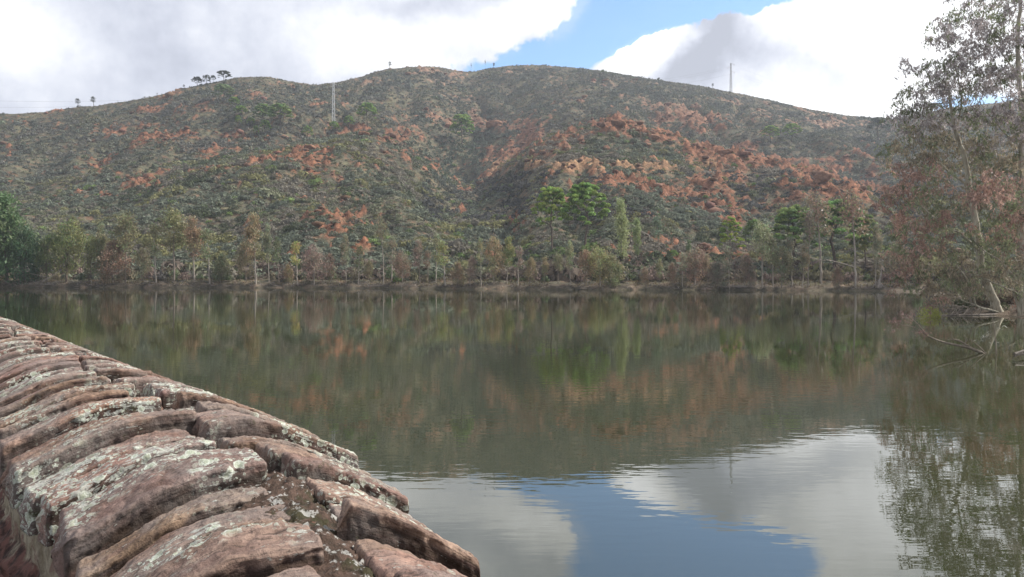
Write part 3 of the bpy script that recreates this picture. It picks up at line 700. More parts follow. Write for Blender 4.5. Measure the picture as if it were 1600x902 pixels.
def euc_proto(seed, h=8.0, wid=1.5, ncl=46, bare=.35, nl=46, leaf=.20, lean=.04, stems=1, cols=((.9, .9, .9),)):
    rs = np.random.default_rng(seed); sk = Skel(rs, tip=.011, expo=.5); tr = []
    for k in range(stems):
        lx, ly = rs.normal(size=2)*lean*h; b = rs.normal(size=2)*(.03 if stems > 1 else 0)
        pts = [(b[0], b[1], -.3), (b[0]*3+lx*.25, b[1]*3+ly*.25, h*.3), (b[0]*2+lx*.6+rs.normal()*.1, b[1]*2+ly*.6, h*.65), (b[0]*3+lx, b[1]*3+ly, h*.93)]
        tr += sk.line(pts, .075 if stems > 1 else .10, .02, 14, wob=.025)
    up = [i for i in tr if sk.p[i][2] > h*bare*.8]
    zt = h*(bare+(1-bare)*rs.beta(1.5, 1.25, ncl)); tt = (zt/h-bare)/(1-bare)
    prof_ = wid*np.sin(np.clip(tt*.88+.12, 0, 1)*math.pi)**.7*rs.uniform(.15, 1, ncl)**.6; a = rs.uniform(0, 6.283, ncl)
    axis = np.array([[np.interp(z, [0, h], [0, 1])]*2 for z in zt]); base = np.array([sk.p[tr[-1]][0], sk.p[tr[-1]][1]])
    T = np.stack([np.cos(a)*prof_+base[0]*axis[:, 0], np.sin(a)*prof_+base[1]*axis[:, 1], zt], 1)
    sk.reach(T, .45, lift=.12, low=.8, from_ids=up)
    cc = np.array(cols)[rs.integers(0, len(cols), ncl)]*rs.uniform(.75, 1.25, (ncl, 1))
    P = cluster_points(rs, T-np.array([0, 0, .1]), nl, .20+.09*wid/1.5, 1.0); c = np.repeat(cc, nl, 0)
    L = leaves(P, leaf*1.35, .42, .9, rs, c)
    return finish_tree('eucalyptus', sk, L, h, (6, 3))
def pine_proto(seed, h=8.0, R=2.9, ncl=84, nl=190, crown=.50, needle=.27, stems=1):
    """stone pine: bare trunk forking into an umbrella of tufts"""
    rs = np.random.default_rng(seed); sk = Skel(rs, tip=.022, expo=.5); hb = h*(1-crown)
    tr = sk.line([(0, 0, -.3), (rs.normal()*.1, rs.normal()*.1, hb*.5), (rs.normal()*.2, rs.normal()*.2, hb), (rs.normal()*.2, rs.normal()*.2, h*.80)], .16, .07, 14, wob=.03)
    rr = R*np.sqrt(rs.uniform(0, 1, ncl)); a = rs.uniform(0, 6.283, ncl)
    lump = 1+.12*np.sin(3*a+seed)+.08*np.sin(5*a)
    zt = h-(h*crown*.85)*(rr/R)**2.8-rs.uniform(0, .55, ncl)*h*.09; low = rs.uniform(size=ncl) < .45; zt = np.where(low, zt-h*crown*.36*rs.uniform(.3, 1, ncl), zt)
    T = np.stack([np.cos(a)*rr*lump, np.sin(a)*rr*lump, zt], 1)
    up = [i for i in tr if sk.p[i][2] > hb*.75]
    sk.reach(T, .6, lift=-.05, low=1.1, from_ids=up)
    cc = np.ones((ncl, 3))*rs.uniform(.72, 1.3, (ncl, 1)); cc[:, 0] *= rs.uniform(.85, 1.25, ncl)
    # each tuft is a small dome of needle sprays
    d = unit(rs.normal(size=(ncl, nl, 3))); d[..., 2] = np.abs(d[..., 2])*1.0-.25; rad = .16*R*rs.uniform(.75, 1.25, (ncl, 1, 1))
    P = (T[:, None]+d*rad*rs.uniform(.7, 1.08, (ncl, nl, 1))*np.array([1, 1, .72])).reshape(-1, 3); n = unit(d.reshape(-1, 3)+rs.normal(size=(ncl*nl, 3))*.5)
    c = np.repeat(cc, nl, 0)*rs.uniform(.7, 1.3, (ncl*nl, 1)); t = unit(np.cross(n, rs.normal(size=n.shape))); b = np.cross(n, t)
    s_ = needle*1.15*rs.uniform(.6, 1.2, (len(P), 1))*.5
    return finish_tree('stone_pine', sk, quads(P, t*s_, b*s_*.55, c), h, (7, 4))
def bush_arrays(rs, nq, size, flat=.8, lobes=5):
    ld = unit(rs.normal(size=(lobes, 3))); ld[:, 2] = np.abs(ld[:, 2])
    d = unit(rs.normal(size=(nq, 3))); d[:, 2] = np.abs(d[:, 2])-.12
    bump = .66+.40*np.max(np.clip(d@ld.T, 0, 1)**3, axis=1)
    r = bump*rs.uniform(.78, 1.05, nq); P = d*r[:, None]*np.array([1, 1, flat])
    n = unit(d+rs.normal(size=(nq, 3))*.55); t = unit(np.cross(n, rs.normal(size=n.shape))); b = np.cross(n, t)
    s_ = size*rs.uniform(.55, 1.25, (nq, 1))*.5; c = np.ones((nq, 3))*rs.uniform(.78, 1.22, (nq, 1))
    return quads(P, t*s_, b*s_*.6, c)
def bush_proto(seed, nq=420, size=.20):
    rs = np.random.default_rng(seed); sk = Skel(rs, tip=.010)
    root = empty('green_bush', (0, 0, 0))
    ids = sk.line([(0, 0, -.2), (.02, 0, .15), (.03, .02, .3)], .04, .03, 4)
    T = unit(rs.normal(size=(9, 3)))*.7; T[:, 2] = np.abs(T[:, 2])*.9+.1; sk.reach(T, .2, from_ids=ids)
    V, Fq = sk.tubes(4); mesh_np('stem', V, Fq, M_BARK, root, smooth=True, cols=np.ones((len(V), 3)))
    L = bush_arrays(rs, nq, size); mesh_np('foliage', L[0], L[1], M_LEAF, root, cols=L[2]); return root

# ------------------------------------------------------------------ scrub covering the hill (nobody could count it)
def build_scrub():
    rs = np.random.default_rng(21)
    pal = 1.25*np.array([(.142,.148,.095), (.122,.136,.100), (.165,.160,.075), (.075,.086,.052), (.165,.150,.120), (.100,.135,.050)])
    outV, outF, outC, nv = [], [], [], 0
    for (ya, yb, dens, nq, sz, smin, smax) in ((0, 45, 1.0, 110, .34, .45, 1.25), (45, 110, .80, 52, .46, .5, 1.25), (110, 215, .62, 26, .62, .5, 1.2), (215, 400, .44, 13, .85, .55, 1.25)):
        # sample positions between the shore distance offsets
        n = int(dens*(ya+yb+190)*.5*1.55*(yb-ya)*1.15)
        X = rs.uniform(-260, 1860, n*2); o = rs.uniform(ya, yb, n*2); Y = YS(X)+4.5+o
        acc = rs.uniform(size=n*2) < (Y/(100+yb))*.62; X, Y = X[acc][:n], Y[acc][:n]
        z, R, y, d, x = terrain(X, Y)
        ok = (Y < DB(X)+14)
        cl = fbm(x*.10, Y*.10, 6.1, 3, .6)
        keep = rs.uniform(size=len(X)) < np.clip(1.10-1.0*R+.4*cl, .32, 1)
        keep &= (d > 5.5)
        ok &= keep; X, Y, z, R, x, d, y = (q[ok] for q in (X, Y, z, R, x, d, y))
        m = len(X); protos = [bush_arrays(np.random.default_rng(100+k), nq, sz, rs.uniform(.62, .95)) for k in range(10)]
        sc = rs.uniform(smin, smax, m)*np.where(rs.uniform(size=m) < .07, 1.6, 1)*(1+.5*np.clip(fbm(x*.05, Y*.05, 12, 3), -.6, .9))*rs.choice([.8, 1, 1, 1.25], m)*np.where(d < 16, rs.uniform(1.1, 2.1, m), 1)*np.where(R > .25, .6, 1.0)*np.where(Y > DB(X)-12, .55, 1)
        hz = sc*rs.uniform(.7, 1.25, m); a = rs.uniform(0, 6.283, m)
        # species vary in drifts
        s1 = 1.3*fbm(x*.045, Y*.06, 1.1, 4)+.14*rs.normal(size=m); s2 = 1.3*fbm(x*.05, Y*.07, 7.7, 4)+.14*rs.normal(size=m)
        col = np.where((s1 > .12)[:, None], pal[2], np.where((s1 < -.32)[:, None], pal[3], pal[0]))
        col = np.where((s2 > .24)[:, None], pal[1], col); col = np.where((s2 < -.40)[:, None], pal[4], col)
        gr = rs.uniform(size=m); col = np.where(((d < 15) & (gr > .45))[:, None], np.array([.155, .125, .10]), col); col = np.where((gr < .025)[:, None], pal[5]*1.25, col); col = np.where((gr > .90)[:, None], pal[4]*.8, col)
        burn = ((y > 270) & (y < 345) & (X > 660) & (X < 1500) & (gr > .35)) ; col = np.where(burn[:, None] & (s2 < .25)[:, None], np.array([.095, .095, .09]), col)
        col = col*rs.uniform(.78, 1.25, (m, 1))
        bk_ = np.clip((Y-DF(X)-4)/30, 0, 1)[:, None]*.6; col = col*(1-bk_)+np.array([.128, .136, .122])*rs.uniform(.75, 1.2, (m, 1))*bk_  # haze painted in: scrub behind the front crest blended towards grey
        gl = np.clip(np.exp(-((X-705)/60)**2-((y-235)/55)**2)*1.3, 0, 1)[:, None]*.8; col = col*(1-gl)+np.array([.095, .125, .088])*rs.uniform(.8, 1.2, (m, 1))*gl
        for k in range(10):
            s_ = slice(k, None, 10); q = len(x[s_])
            if not q: continue
            PV, PF, PC = protos[k]; c_, sn = np.cos(a[s_])[:, None], np.sin(a[s_])[:, None]
            vx = PV[None, :, 0]*sc[s_][:, None]; vy = PV[None, :, 1]*sc[s_][:, None]; vz = PV[None, :, 2]*hz[s_][:, None]
            V = np.stack([vx*c_-vy*sn+x[s_][:, None], vx*sn+vy*c_+Y[s_][:, None], vz+z[s_][:, None]-.05], -1).reshape(-1, 3)
            Fq = (PF[None]+(np.arange(q)*len(PV))[:, None, None]).reshape(-1, 4)+nv
            C = (PC[None]*col[s_][:, None]).reshape(-1, 3); outV.append(V); outF.append(Fq); outC.append(C); nv += len(V)
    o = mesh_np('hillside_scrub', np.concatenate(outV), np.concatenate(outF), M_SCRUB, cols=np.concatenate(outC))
    o.color = (1, 1, 1, 1)
    tag(o, 'grey green scrub covering the whole hillside', 'scrub', kind='stuff'); print('scrub quads', sum(len(f) for f in outF))
build_scrub()
def build_thicket():
    rs = np.random.default_rng(33); outV, outF, outC, nv = [], [], [], 0
    pal = np.array([(.20,.150,.125), (.165,.155,.095), (.19,.165,.110), (.150,.140,.125), (.12,.15,.08), (.22,.165,.14)])
    for k in range(330):
        X = rs.uniform(-120, 1450); d = rs.uniform(2.5, 12); Y = float(shore_y(np.array([X]))[0])+d; p = ground_at(X, Y)
        rad = rs.uniform(.6, 1.35); nq = int(150*rad); L = bush_arrays(rs, nq, .30/rad, 1.0, 7)
        V = L[0].reshape(-1, 4, 3); cen = V.mean(1, keepdims=True); k_ = rs.uniform(.35, 1.1, (len(V), 1, 1)); V = (V-cen+cen*k_).reshape(-1, 3)
        V = V*np.array([rad, rad, rad*rs.uniform(.9, 1.9)])+p+np.array([0, 0, rad*.35])
        outV.append(V); outF.append(L[1]+nv); nv += len(V); outC.append(L[2]*pal[rs.integers(0, 6)]*rs.uniform(.8, 1.3))
    o = mesh_np('shore_thicket', np.concatenate(outV), np.concatenate(outF), M_SCRUB, cols=np.concatenate(outC)); o.color = (1, 1, 1, 1)
    tag(o, 'low brown and olive thicket between the shore trees', 'thicket', kind='stuff')
build_thicket()

# ------------------------------------------------------------------ rocks
def rock_arrays(seed, n=3, flat=.75):
    import bmesh
    bm = bmesh.new(); bmesh.ops.create_icosphere(bm, subdivisions=n, radius=1)
    V = np.array([v.co[:] for v in bm.verts]); Fq = np.array([[v.index for v in f.verts] for f in bm.faces]); bm.free()
    rs = np.random.default_rng(seed); pl = unit(rs.normal(size=(9, 3))); dd = rs.uniform(.45, .9, 9)
    for k in range(9):
        h = V@pl[k]-dd[k]; V = V-np.clip(h, 0, None)[:, None]*pl[k]*.92
    V = V*(1+.10*fbm(V[:, 0]*2+seed, V[:, 1]*2, V[:, 2]*2, 3)[:, None]); V = V+.14*np.round(fbm(V[:, 0]*1.3+seed, V[:, 1]*1.3, V[:, 2]*1.3, 3)*4)[:, None]/4*V; V[:, 2] *= flat
    return V, Fq
def rock_mat():
    m, t, p = mat_new('red_rock'); co = t.node('ShaderNodeTexCoord').outputs['Object']; oi = t.node('ShaderNodeObjectInfo'); at = t.node('ShaderNodeAttribute', attribute_name='tint')
    n, _ = t.noise(co, 1.6, 8, .7); n2, _ = t.noise(co, 6, 5, .65)
    c = t.mix(t.ss(n, .3, .7), (.115, .058, .036), (.235, .125, .075)); c = t.mix(t.ss(n2, .5, .7, 0, .5), c, (.20, .16, .13)); c = t.mix(1.0, c, t.mix(1.0, at.outputs[0], oi.outputs['Color'], 'MULTIPLY'), 'MULTIPLY')
    t.put(p.inputs['Base Color'], c); p.inputs['Roughness'].default_value = .95
    b = t.node('ShaderNodeBump'); b.inputs['Distance'].default_value = .15; t.put(b.inputs['Height'], n); t.l.new(b.outputs[0], p.inputs['Normal']); return m
M_ROCK = rock_mat()
def build_scree():
    rs = np.random.default_rng(8); n = 16000
    X = rs.uniform(-100, 1700, n); Y = YS(X)+8+rs.uniform(0, 1, n)**.8*(DB(X)-YS(X)-8); z, R, y, d, x = terrain(X, Y)
    ok = rs.uniform(size=n) < R*1.3; X, Y, z, x = X[ok], Y[ok], z[ok], x[ok]
    P = [rock_arrays(k, 1, .7) for k in range(8)]; V_, F_, C_, nv = [], [], [], 0
    for i in range(len(X)):
        V, Fq = P[i % 8]; s = .16+rs.gamma(1.6, .17)*(1+Y[i]/500); a = rs.uniform(0, 6.28); c, sn = math.cos(a), math.sin(a)
        sx, sy, sz = s*rs.uniform(.8, 1.5), s, s*rs.uniform(.6, 1.0)
        W = np.stack([V[:, 0]*sx*c-V[:, 1]*sy*sn+x[i], V[:, 0]*sx*sn+V[:, 1]*sy*c+Y[i], V[:, 2]*sz+z[i]+.1*s], 1)
        V_.append(W); F_.append(Fq+nv); k = rs.uniform(.65, 1.25); C_.append(np.tile([k, k*rs.uniform(.92, 1.1), k*rs.uniform(.9, 1.15)], (len(V), 1))); nv += len(V)
    o = mesh_np('scattered_rocks', np.concatenate(V_), np.concatenate(F_), M_ROCK, cols=np.concatenate(C_)); o.color = (1, 1, 1, 1)
    tag(o, 'small red rocks strewn over the bare patches of the hill', 'rocks', kind='stuff'); print('rocks', len(X))
build_scree()
BOULD = [(966,192,15,8,'long red outcrop crowning the right hill spur'),(886,230,9,9,'blocky orange boulder alone left of the outcrop on the right spur'),(908,217,6,7,'small upright orange boulder above the blocky one on the right spur'),
 (946,230,7,6,'rounded orange boulder under the spur outcrop'),(963,212,8,6,'dark shaded boulder just under the crowning outcrop'),(990,203,12,6,'flat red slab right of the crowning outcrop'),(1020,216,14,7,'broad red boulder halfway down the right end of the spur'),
 (1010,227,8,5,'low red boulder below the broad one on the right spur'),(1090,227,10,6,'squat red boulder at the start of the long red ledge'),(1130,240,20,6,'long dark red ledge rock on the right spur'),
 (832,238,7,7,'pale orange boulder at the left end of the right spur'),(1285,278,16,11,'big orange rock face above the right-hand pines'),(1265,290,8,5,'small orange rock left of the big rock face'),
 (445,214,7,5,'pale pointed boulder on top of the left hill spur'),(484,232,10,6,'pale boulder in the middle of the left spur'),(552,198,9,5,'pale red boulder at the right end of the left spur crest'),(568,208,9,6,'red boulder just below the left spur crest'),
 (700,197,7,6,'upright red rock left of the lone hillside pine'),(772,194,16,7,'wide red cliff right of the lone hillside pine'),(587,250,9,4,'low tan boulder on the right flank of the left spur'),
 (655,330,5,5,'small orange boulder above the shore woods near mid picture'),(668,323,5,4,'small tan boulder uphill of the orange one near mid picture')]
protoR = None
for i, (X, y, w2, h2, lab) in enumerate(BOULD):
    p = ray_ground(X, y+h2*.5); V, Fq = rock_arrays(40+i, 4, 1.0); s = p[1]/F
    o = mesh_np('boulder', V*np.array([w2*s, max(w2, h2)*s*.7, h2*s]), Fq, M_ROCK, cols=np.tile([1., .98, .95], (len(V), 1)), smooth=False)
    o.location = p+np.array([0, .3, h2*s*.25]); k = random.uniform(1.05, 1.35); o.color = (k, k, k, 1); tag(o, lab, 'boulder', 'boulders on the red hill spurs')

# ------------------------------------------------------------------ stone pines
PINES = [pine_proto(1, 8, 2.5), pine_proto(2, 8, 2.7), pine_proto(5, 8, 2.2, 66, crown=.62)]
def place(proto, used, p, h, w_=1.0, hp=8.0, rz=None):
    r = proto if proto not in used else copy_tree(proto)
    used.append(proto); k = h/hp; r.location = p-np.array([0, 0, .1]); r.rotation_euler = (0, 0, rz if rz is not None else random.uniform(0, 6.28)); r.scale = (k*w_, k*w_, k); return r
usedP = []
GREEN = (.16, .25, .06)
# X, top y, base y (seen), width factor, prototype, colour, label
PL = [(862,295,393,.86,0,(.16,.23,.055),'large bright stone pine on the slope behind the shore trees, left of its twin'),
 (914,292,397,.92,1,(.135,.21,.05),'large stone pine on the slope behind the shore trees, right of its twin'),
 (1141,341,405,1.0,2,(.16,.22,.04),'yellow green stone pine standing clear left of the small flat one'),
 (1178,347,400,.8,1,(.11,.16,.05),'small flat topped pine behind the pale green shore eucalyptus'),
 (1240,324,425,1.1,0,(.13,.19,.06),'leftmost dark umbrella pine in the right-hand shore grove'),
 (1305,318,430,1.25,1,(.115,.18,.06),'broad dark umbrella pine between the two tall pale trunks'),
 (1352,338,430,.9,2,(.12,.15,.05),'olive pine right of the two tall pale trunks'),
 (722,190,228,1.15,0,GREEN,'lone stone pine beside the red cliff in mid hill'),
 (574,170,198,1.2,1,GREEN,'lone stone pine right of the lattice pylon'),
 (545,188,205,1.2,0,GREEN,'small pine on the left spur crest just right of the pylon foot'),
 (522,196,212,1.2,1,GREEN,'small pine right under the lattice pylon'),
 (481,202,218,1.4,2,GREEN,'low bushy pine left of the pylon foot'),
 (411,171,197,1.35,1,(.14,.21,.075),'round pine left of the widest one in the left hill clump'),
 (438,171,199,1.6,0,(.145,.22,.07),'widest stone pine of the left hill clump'),
 (414,193,212,1.1,0,GREEN,'small pine below the left hill clump, next to the widest pair'),
 (400,202,216,1.0,2,GREEN,'lowest small pine under the left hill clump'),
 (376,170,184,1.5,1,GREEN,'flat pine at the left of the hill clump, middle of three in a line'),
 (366,156,170,1.4,0,GREEN,'flat pine above the left hill clump'),
 (349,139,160,1.7,1,(.16,.22,.10),'pale green pine highest on the left slope, under the skyline group'),
 (372,184,196,1.2,2,GREEN,'small pine under the line of three on the left slope'),
 (392,187,200,1.2,0,GREEN,'small pine just left of the round clump pine'),
 (1204,203,225,1.5,0,GREEN,'left one of two flat pines on the right hillside'),
 (1237,200,222,1.4,1,GREEN,'right one of two flat pines on the right hillside'),
 (1372,192,222,1.4,0,(.075,.10,.06),'hazy pine high on the right beside the big eucalyptus'),
 (1395,233,262,1.2,1,(.09,.14,.05),'flat pine half hidden by the left edge of the big eucalyptus')]
for X, yt, yb, wf, k, c, lab in PL:
    p = ray_ground(X, yb, ymin=float(YS(X))+(10 if yb < 400 else 5)); h = (yb-yt)/F*p[1]*(1.3 if yb < 300 else 1.03)
    r = place(PINES[k], usedP, p, h, wf); colour_tree(r, (.13, .10, .08) if yb > 300 else (.07, .06, .05), tuple(v*(1.6 if yb > 300 else 1.4) for v in c)); tag(r, lab, 'pine tree', 'stone pines')
SKP = [(308,120,137,'dark umbrella pine at the left end of the skyline group',.9,0),(323,117,134,'dark umbrella pine second from the left in the skyline group',.9,2),(333,118,133,'thin dark pine in the middle of the skyline group',.6,1),(350,111,130,'biggest dark umbrella pine at the right end of the skyline group',1.15,1)]
for X, yt, yb, lab, wf, k in SKP:
    p = ground_at(X, float(DB(X))-1); h = (HY-yt)/F*p[1]+H-p[2]+.1
    r = place(PINES[k], usedP, p, h, wf*1.75); colour_tree(r, (.06, .05, .045), (.075, .095, .06)); tag(r, lab, 'pine tree', 'pines on the skyline')

# ------------------------------------------------------------------ eucalyptus and small trees along the far shore
RB = ((1.12, .93, .88), (1.05, .97, .80), (.86, 1.0, .84))
EU = {'tall': euc_proto(31, 8, 1.15, 44, .45, 46, cols=RB), 'tall2': euc_proto(32, 8, .95, 36, .38, 50, cols=RB), 'round': euc_proto(33, 6, 1.9, 60, .20, 52, stems=3, lean=.06, cols=RB),
      'round2': euc_proto(34, 6, 1.7, 50, .26, 50, stems=2, lean=.07, cols=RB), 'thin': euc_proto(35, 8, .6, 24, .5, 34, cols=RB), 'column': euc_proto(36, 8, .85, 60, .14, 66, leaf=.18, cols=((1, 1, .9), (.9, 1, .8))),
      'bushy': euc_proto(37, 5, 2.1, 76, .08, 58, stems=4, lean=.08, cols=RB), 'sparse': euc_proto(38, 8, 1.0, 26, .55, 30, cols=RB)}
HP = {'tall': 8, 'tall2': 8, 'round': 6, 'round2': 6, 'thin': 8, 'column': 8, 'bushy': 5, 'sparse': 8}
usedE = []
OL, RD, TN, PG, DG, PK, GB = (.150,.150,.070), (.185,.138,.108), (.185,.150,.095), (.23,.23,.125), (.085,.120,.060), (.195,.150,.132), (.105,.135,.100)
BP, BD, BG = (.42,.37,.31), (.12,.09,.07), (.26,.22,.18)
# X, top y, base y, kind, leaf, bark, width, description
ET = [(-35,300,444,'bushy',DG,BD,1.2,'dark green tree cut by the left edge of the picture','s'),(12,306,443,'column',(.085,.120,.060),BD,2.4,'tall dark green tree at the far left of the shore','s'),(38,365,444,'bushy',(.050,.080,.045),BD,.9,'low dark green tree right of the tall one at the far left','s'),
 (104,343,444,'round',(.125,.140,.062),BD,1.2,'broad olive tree at the left above the grey driftwood','s'),(72,372,444,'round2',(.10,.125,.055),BD,1.0,'smaller green tree touching the broad olive tree on its left','s'),(140,372,443,'round2',(.115,.125,.06),BD,.9,'olive tree touching the broad olive tree on its right','s'),
 (196,334,441,'tall',(.135,.130,.075),BG,1.3,'tall thin brown olive tree left of the pair with white trunks','s'),(176,380,443,'bushy',(.16,.115,.085),BG,.95,'reddish brown bushy tree left of the bright green bush','s'),(222,390,443,'round2',(.13,.12,.08),BG,.9,'low grey brown tree by the bright green bush','s'),
 (272,326,442,'tall',(.150,.150,.085),BG,1.5,'tallest olive tree on the left shore, left of the reddish one','s'),(303,342,442,'tall2',(.19,.135,.095),BP,1.3,'reddish tree with a white trunk beside the tallest olive tree','s'),
 (346,400,444,'bushy',(.09,.10,.06),BD,.8,'low dark bushy tree right of the white trunk','s'),(400,336,443,'tall2',(.19,.145,.095),BP,1.3,'tan tree with a bent white trunk, left of the small yellow topped one','s'),(384,380,445,'round2',(.15,.13,.085),BG,.9,'low brown tree tucked against the bent white trunk','s'),
 (436,372,446,'thin',(.12,.13,.08),BG,1.2,'small grey olive tree between the bent trunk and the yellow topped tree','s'),(465,379,446,'thin',(.23,.21,.085),BP,1.6,'small tree with a yellow green top left of the round pinkish tree','s'),(450,415,447,'bushy',(.18,.14,.085),BG,.6,'low tan tree at the foot of the yellow topped tree','s'),
 (491,384,449,'round',PK,BP,1.25,'round pinkish brown tree with several white stems on the left point','s'),(517,398,447,'round2',(.18,.125,.10),BG,.9,'brown tree leaning right of the round pinkish one','s'),
 (600,338,448,'sparse',(.15,.135,.09),BP,1.0,'tall nearly bare tree at the head of the fallen twigs','s'),(576,408,447,'round2',(.16,.14,.09),BG,.8,'low tan tree left of the nearly bare tall one','s'),
 (629,393,447,'round',RD,BP,.95,'first reddish tree right of the nearly bare tall one','s'),(656,376,448,'tall2',PK,BG,1.1,'pinkish tree between two reddish ones in the left middle','s'),(669,392,449,'thin',RD,BG,1.5,'narrow reddish tree just right of the pinkish one','s'),
 (696,379,450,'thin',(.19,.19,.09),BP,2.0,'olive yellow tree with a thin pale trunk left of mid picture','s'),(716,412,450,'bushy',(.17,.13,.09),BG,.7,'low brown tree just left of mid shore','s'),(735,402,451,'round2',PK,BP,.8,'small pink brown tree left of the tall pale pole trunk','s'),
 (752,374,452,'thin',(.18,.17,.10),BP,1.0,'slender tree with the straightest pale trunk standing in the water','s'),(772,374,450,'round2',TN,BP,.95,'tan leafed tree right of the straight pale trunk','s'),(792,372,450,'tall2',OL,BP,1.2,'olive leafed tree next to the tan one at mid shore','s'),
 (809,386,452,'thin',PK,BP,1.4,'thin pinkish tree with feet in the water left of the twin pines','s'),(828,404,451,'round2',(.17,.14,.09),BG,.8,'low tan tree under the left twin pine','s'),(850,402,450,'tall2',TN,BG,1.0,'small upright tan tree in front of the left twin pine','s'),(872,395,449,'tall',(.14,.14,.09),BG,1.1,'grey olive tree between the trunks of the twin pines','s'),
 (915,393,453,'round2',(.19,.135,.095),BG,1.0,'reddish tree leaning over the shore under the right twin pine','s'),(938,385,452,'round',(.20,.185,.095),BP,1.0,'yellow tan crowned tree right of the twin pines','s'),(955,402,453,'bushy',(.155,.15,.085),BP,.8,'olive brown bushy tree below the tall pale column tree','s'),
 (972,314,425,'column',PG,BP,1.05,'tall pale olive column shaped tree right of the twin pines','h'),(994,342,408,'column',(.20,.215,.11),BP,1.0,'smaller pale olive tree right beside the tall column tree','h'),(1030,340,405,'thin',GB,BG,1.8,'blue green young tree uphill of the two round green bushes','h'),(1075,375,415,'column',(.13,.15,.085),BG,.9,'little cone shaped olive tree on the slope right of the round bushes','h'),
 (1009,418,454,'round2',(.17,.13,.095),BG,.9,'low reddish tree with feet in the water below the round bushes','s'),(1030,405,453,'tall2',(.16,.15,.09),BG,.9,'small olive tree in the row below the round bushes','s'),(1052,412,453,'round2',(.18,.13,.10),BG,.9,'low reddish tree left of the one with white forked stems','s'),
 (1086,386,454,'round',RD,BP,1.15,'reddish tree with several white forked stems at the water','s'),(1122,412,453,'bushy',(.13,.12,.10),BG,.9,'grey brushy tree left of the pale green tree','s'),(1106,398,453,'tall2',(.18,.135,.10),BG,.9,'thin brown tree right of the white forked stems','s'),
 (1191,347,454,'tall',(.19,.205,.135),BP,1.3,'pale green tree on a tall thin white trunk at the water edge','s'),(1163,400,454,'round2',(.15,.12,.10),BG,1.0,'grey brown forked tree left of the thin white trunk','s'),(1172,418,454,'bushy',(.16,.125,.11),BG,.6,'low tangled tree at the foot of the thin white trunk','s'),
 (1222,388,452,'round2',(.125,.125,.08),BG,1.0,'dull olive tree right of the thin white trunk','s'),(1254,385,451,'tall2',(.15,.125,.09),BP,1.1,'brown tree with a short white foot left of the first tall pale trunk','s'),(1262,330,448,'sparse',(.14,.12,.10),BG,.8,'bare grey topped tree left of the first tall pale trunk','s'),
 (1284,300,450,'sparse',(.17,.13,.10),BP,1.6,'first of two tall trees with bare pale trunks, the left one','s'),(1338,296,449,'sparse',(.18,.13,.10),BP,1.5,'second of two tall trees with bare pale trunks, the right one','s'),(1310,420,451,'bushy',(.16,.12,.09),BG,.6,'low reddish bush tree between the two tall pale trunks','s'),
 (156,352,442,'tall2',(.16,.155,.10),BP,.9,'slim pale olive tree between the broad olive tree and the reddish bushy one','s'),(244,352,443,'thin',(.17,.16,.10),BP,1.5,'slim tan tree just left of the tallest olive tree','s'),
 (328,360,443,'thin',(.16,.16,.10),BP,1.5,'slim grey olive tree right of the reddish tree with the white trunk','s'),(420,352,445,'tall2',(.15,.155,.11),BP,.8,'slim grey green tree right of the bent white trunk','s'),(541,368,447,'tall2',(.17,.15,.11),BP,.9,'slim tan tree between the round pinkish tree and the nearly bare one','s'),
 (560,385,447,'thin',(.16,.165,.10),BP,1.4,'narrow olive tree left of the nearly bare tall one','s'),(612,372,448,'thin',(.18,.16,.12),BP,1.4,'thin pale tree just right of the nearly bare tall one','s'),(681,368,450,'thin',(.17,.17,.11),BP,1.3,'thin grey olive tree left of the yellow olive one','s'),
 (891,378,451,'tall2',(.18,.18,.11),BP,.8,'slim pale tree in front of the right twin pine','s'),(1066,396,453,'thin',(.18,.165,.12),BP,1.4,'thin pale tree left of the white forked stems, right of a low reddish one','s'),(1140,386,453,'thin',(.17,.16,.12),BP,1.4,'thin grey tree in front of the yellow green pine','s'),(1208,372,453,'thin',(.18,.18,.12),BP,1.3,'thin pale tree just right of the thin white trunk','s'),
 (1238,372,451,'thin',(.16,.15,.11),BP,1.4,'thin grey tree in front of the leftmost dark umbrella pine','s'),(1368,352,450,'tall2',(.16,.145,.11),BP,.8,'slim brown tree behind the dead stump','s'),
 (1405,380,452,'round',(.15,.12,.09),BG,1.1,'brown shore tree behind the leaves of the big eucalyptus','s')]
for X, yt, yb, k, lf, bk, wf, lab, pos in ET:
    if pos == 's':
        ys = float(shore_y(np.array([X]))[0])+random.uniform(.6, 2.8)*(0.5 if yb >= 451 else 1); p = ground_at(X, ys)
    else: p = ray_ground(X, yb, ymin=float(YS(X))+8)
    h = (HY-yt)/F*p[1]+H-p[2]; wf = wf*(8/HP[k]*.8 if HP[k] < 8 else 1)*.9
    r = place(EU[k], usedE, p, h, wf*.88*(HP[k]/h)**.3 if h > 3 else wf, hp=HP[k]*.98)
    colour_tree(r, bk, (lf[0]*1.62, lf[1]*1.72, lf[2]*1.75)); tag(r, lab, 'tree', 'trees along the far shore')
